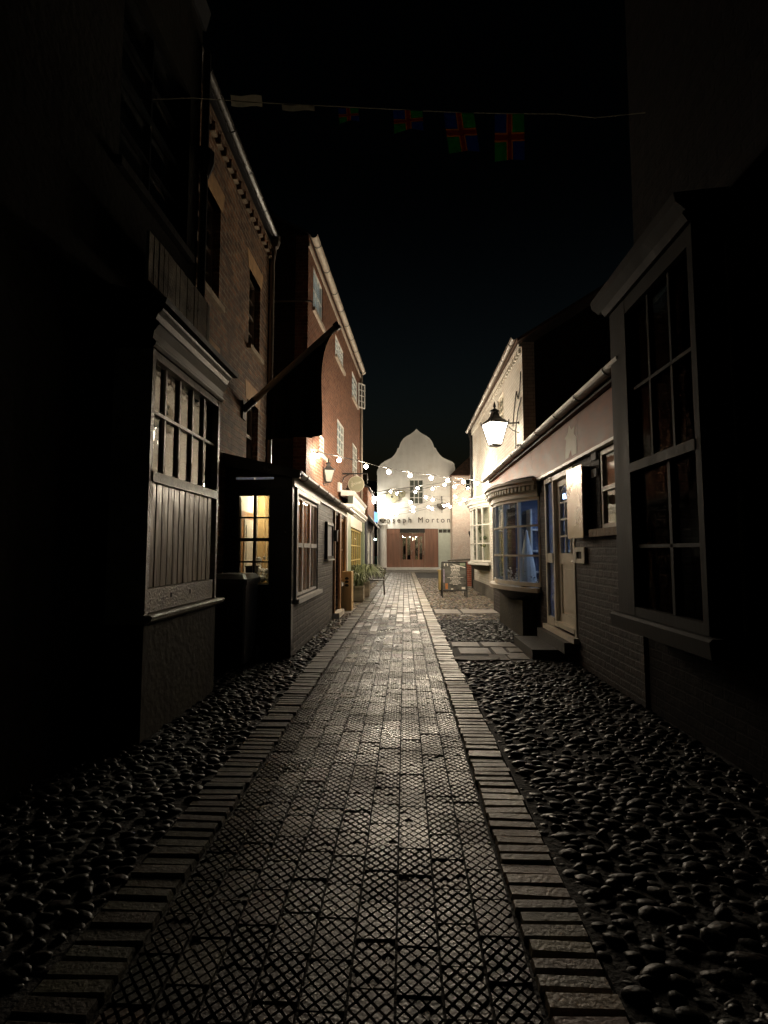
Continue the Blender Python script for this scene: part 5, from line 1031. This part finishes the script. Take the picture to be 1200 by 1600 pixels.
festoon('nearest string of warm bulbs from the red brick corner to the white house', (488, 706), [(496, 713), (530, 719), (572, 729), (607.6, 737.5), (640.8, 743.3), (673.7, 747), (699.5, 751), (724, 753), (745, 755)], (757, 755), 11.3, 15.8)
festoon('second string of bulbs, just below the nearest string', (570, 769), [(571.5, 774), (610.4, 768), (652.7, 763), (694.7, 757.4)], (736, 750), 22, 17.6)
festoon('string of bulbs passing in front of the gear signs and gable window', (588, 772), [(619.8, 771), (649, 768.6), (676, 764), (710, 760.8)], (736.5, 757), 24, 18)
festoon('string of bulbs level with the bottom of the gable window', (592, 783), [(641.4, 785), (666, 777), (711.5, 776), (731, 763)], (738, 760), 24, 36.9, .066)
festoon('string of bulbs meeting the top of the far bow window', (600, 795), [(645.7, 793), (676.4, 781), (726, 781), (733, 786.5)], (738, 777), 24, 36.9, .066)
festoon('low string of bulbs right over the lettering, ending on the pink wall', (598, 803), [(619.5, 802), (646, 799), (670, 792.6), (694, 790), (700, 788.8), (719, 787)], (736, 775), 25, 36.9, .066)
festoon('lowest short string of bulbs by the hanging basket', (604, 806), [(675.5, 795), (703.5, 792)], (708, 784), 34, 36, .07)

# ------------------------------------------------------------------ world, light, render
wd = bpy.data.worlds.new('World'); S.world = wd; wd.use_nodes = True; nt = wd.node_tree; bg = nt.nodes['Background']
sky = nt.nodes.new('ShaderNodeTexSky'); sky.sky_type = 'NISHITA'; sky.sun_disc = False; sky.sun_elevation = R(-2); sky.sun_rotation = R(170); sky.air_density = 1.0; sky.dust_density = 1
mul = nt.nodes.new('ShaderNodeMix'); mul.data_type = 'RGBA'; mul.blend_type = 'MULTIPLY'; mul.inputs['Factor'].default_value = 1; mul.inputs['B'].default_value = (.6, .95, 1.0, 1)
nt.links.new(sky.outputs[0], mul.inputs['A']); nt.links.new(mul.outputs['Result'], bg.inputs[0])
# town glow: the night sky is lighter towards the roofs
wtc = nt.nodes.new('ShaderNodeTexCoord'); wsp = nt.nodes.new('ShaderNodeSeparateXYZ'); nt.links.new(wtc.outputs['Generated'], wsp.inputs[0])
wmr = nt.nodes.new('ShaderNodeMapRange'); wmr.interpolation_type = 'SMOOTHSTEP'; wmr.inputs['From Min'].default_value = .15; wmr.inputs['From Max'].default_value = .62; wmr.inputs['To Min'].default_value = .030; wmr.inputs['To Max'].default_value = .002
nt.links.new(wsp.outputs[2], wmr.inputs['Value']); nt.links.new(wmr.outputs[0], bg.inputs[1])
sl = bpy.data.lights.new('moon', 'SUN'); sl.energy = .002; sl.angle = R(.5); sl.color = (1, .95, .9)
so = bpy.data.objects.new('moon', sl); COL.objects.link(so); so.rotation_euler = (R(40), 0, R(-30))
S.view_settings.view_transform = 'Standard'; S.view_settings.look = 'None'; S.view_settings.exposure = 0; S.view_settings.gamma = 1
S.render.engine = 'CYCLES'
cy = S.cycles; cy.use_denoising = True; cy.max_bounces = 6; cy.diffuse_bounces = 3; cy.glossy_bounces = 3; cy.transmission_bounces = 4; cy.transparent_max_bounces = 10
cy.sample_clamp_indirect = 4; cy.sample_clamp_direct = 0; cy.caustics_reflective = False; cy.caustics_refractive = False
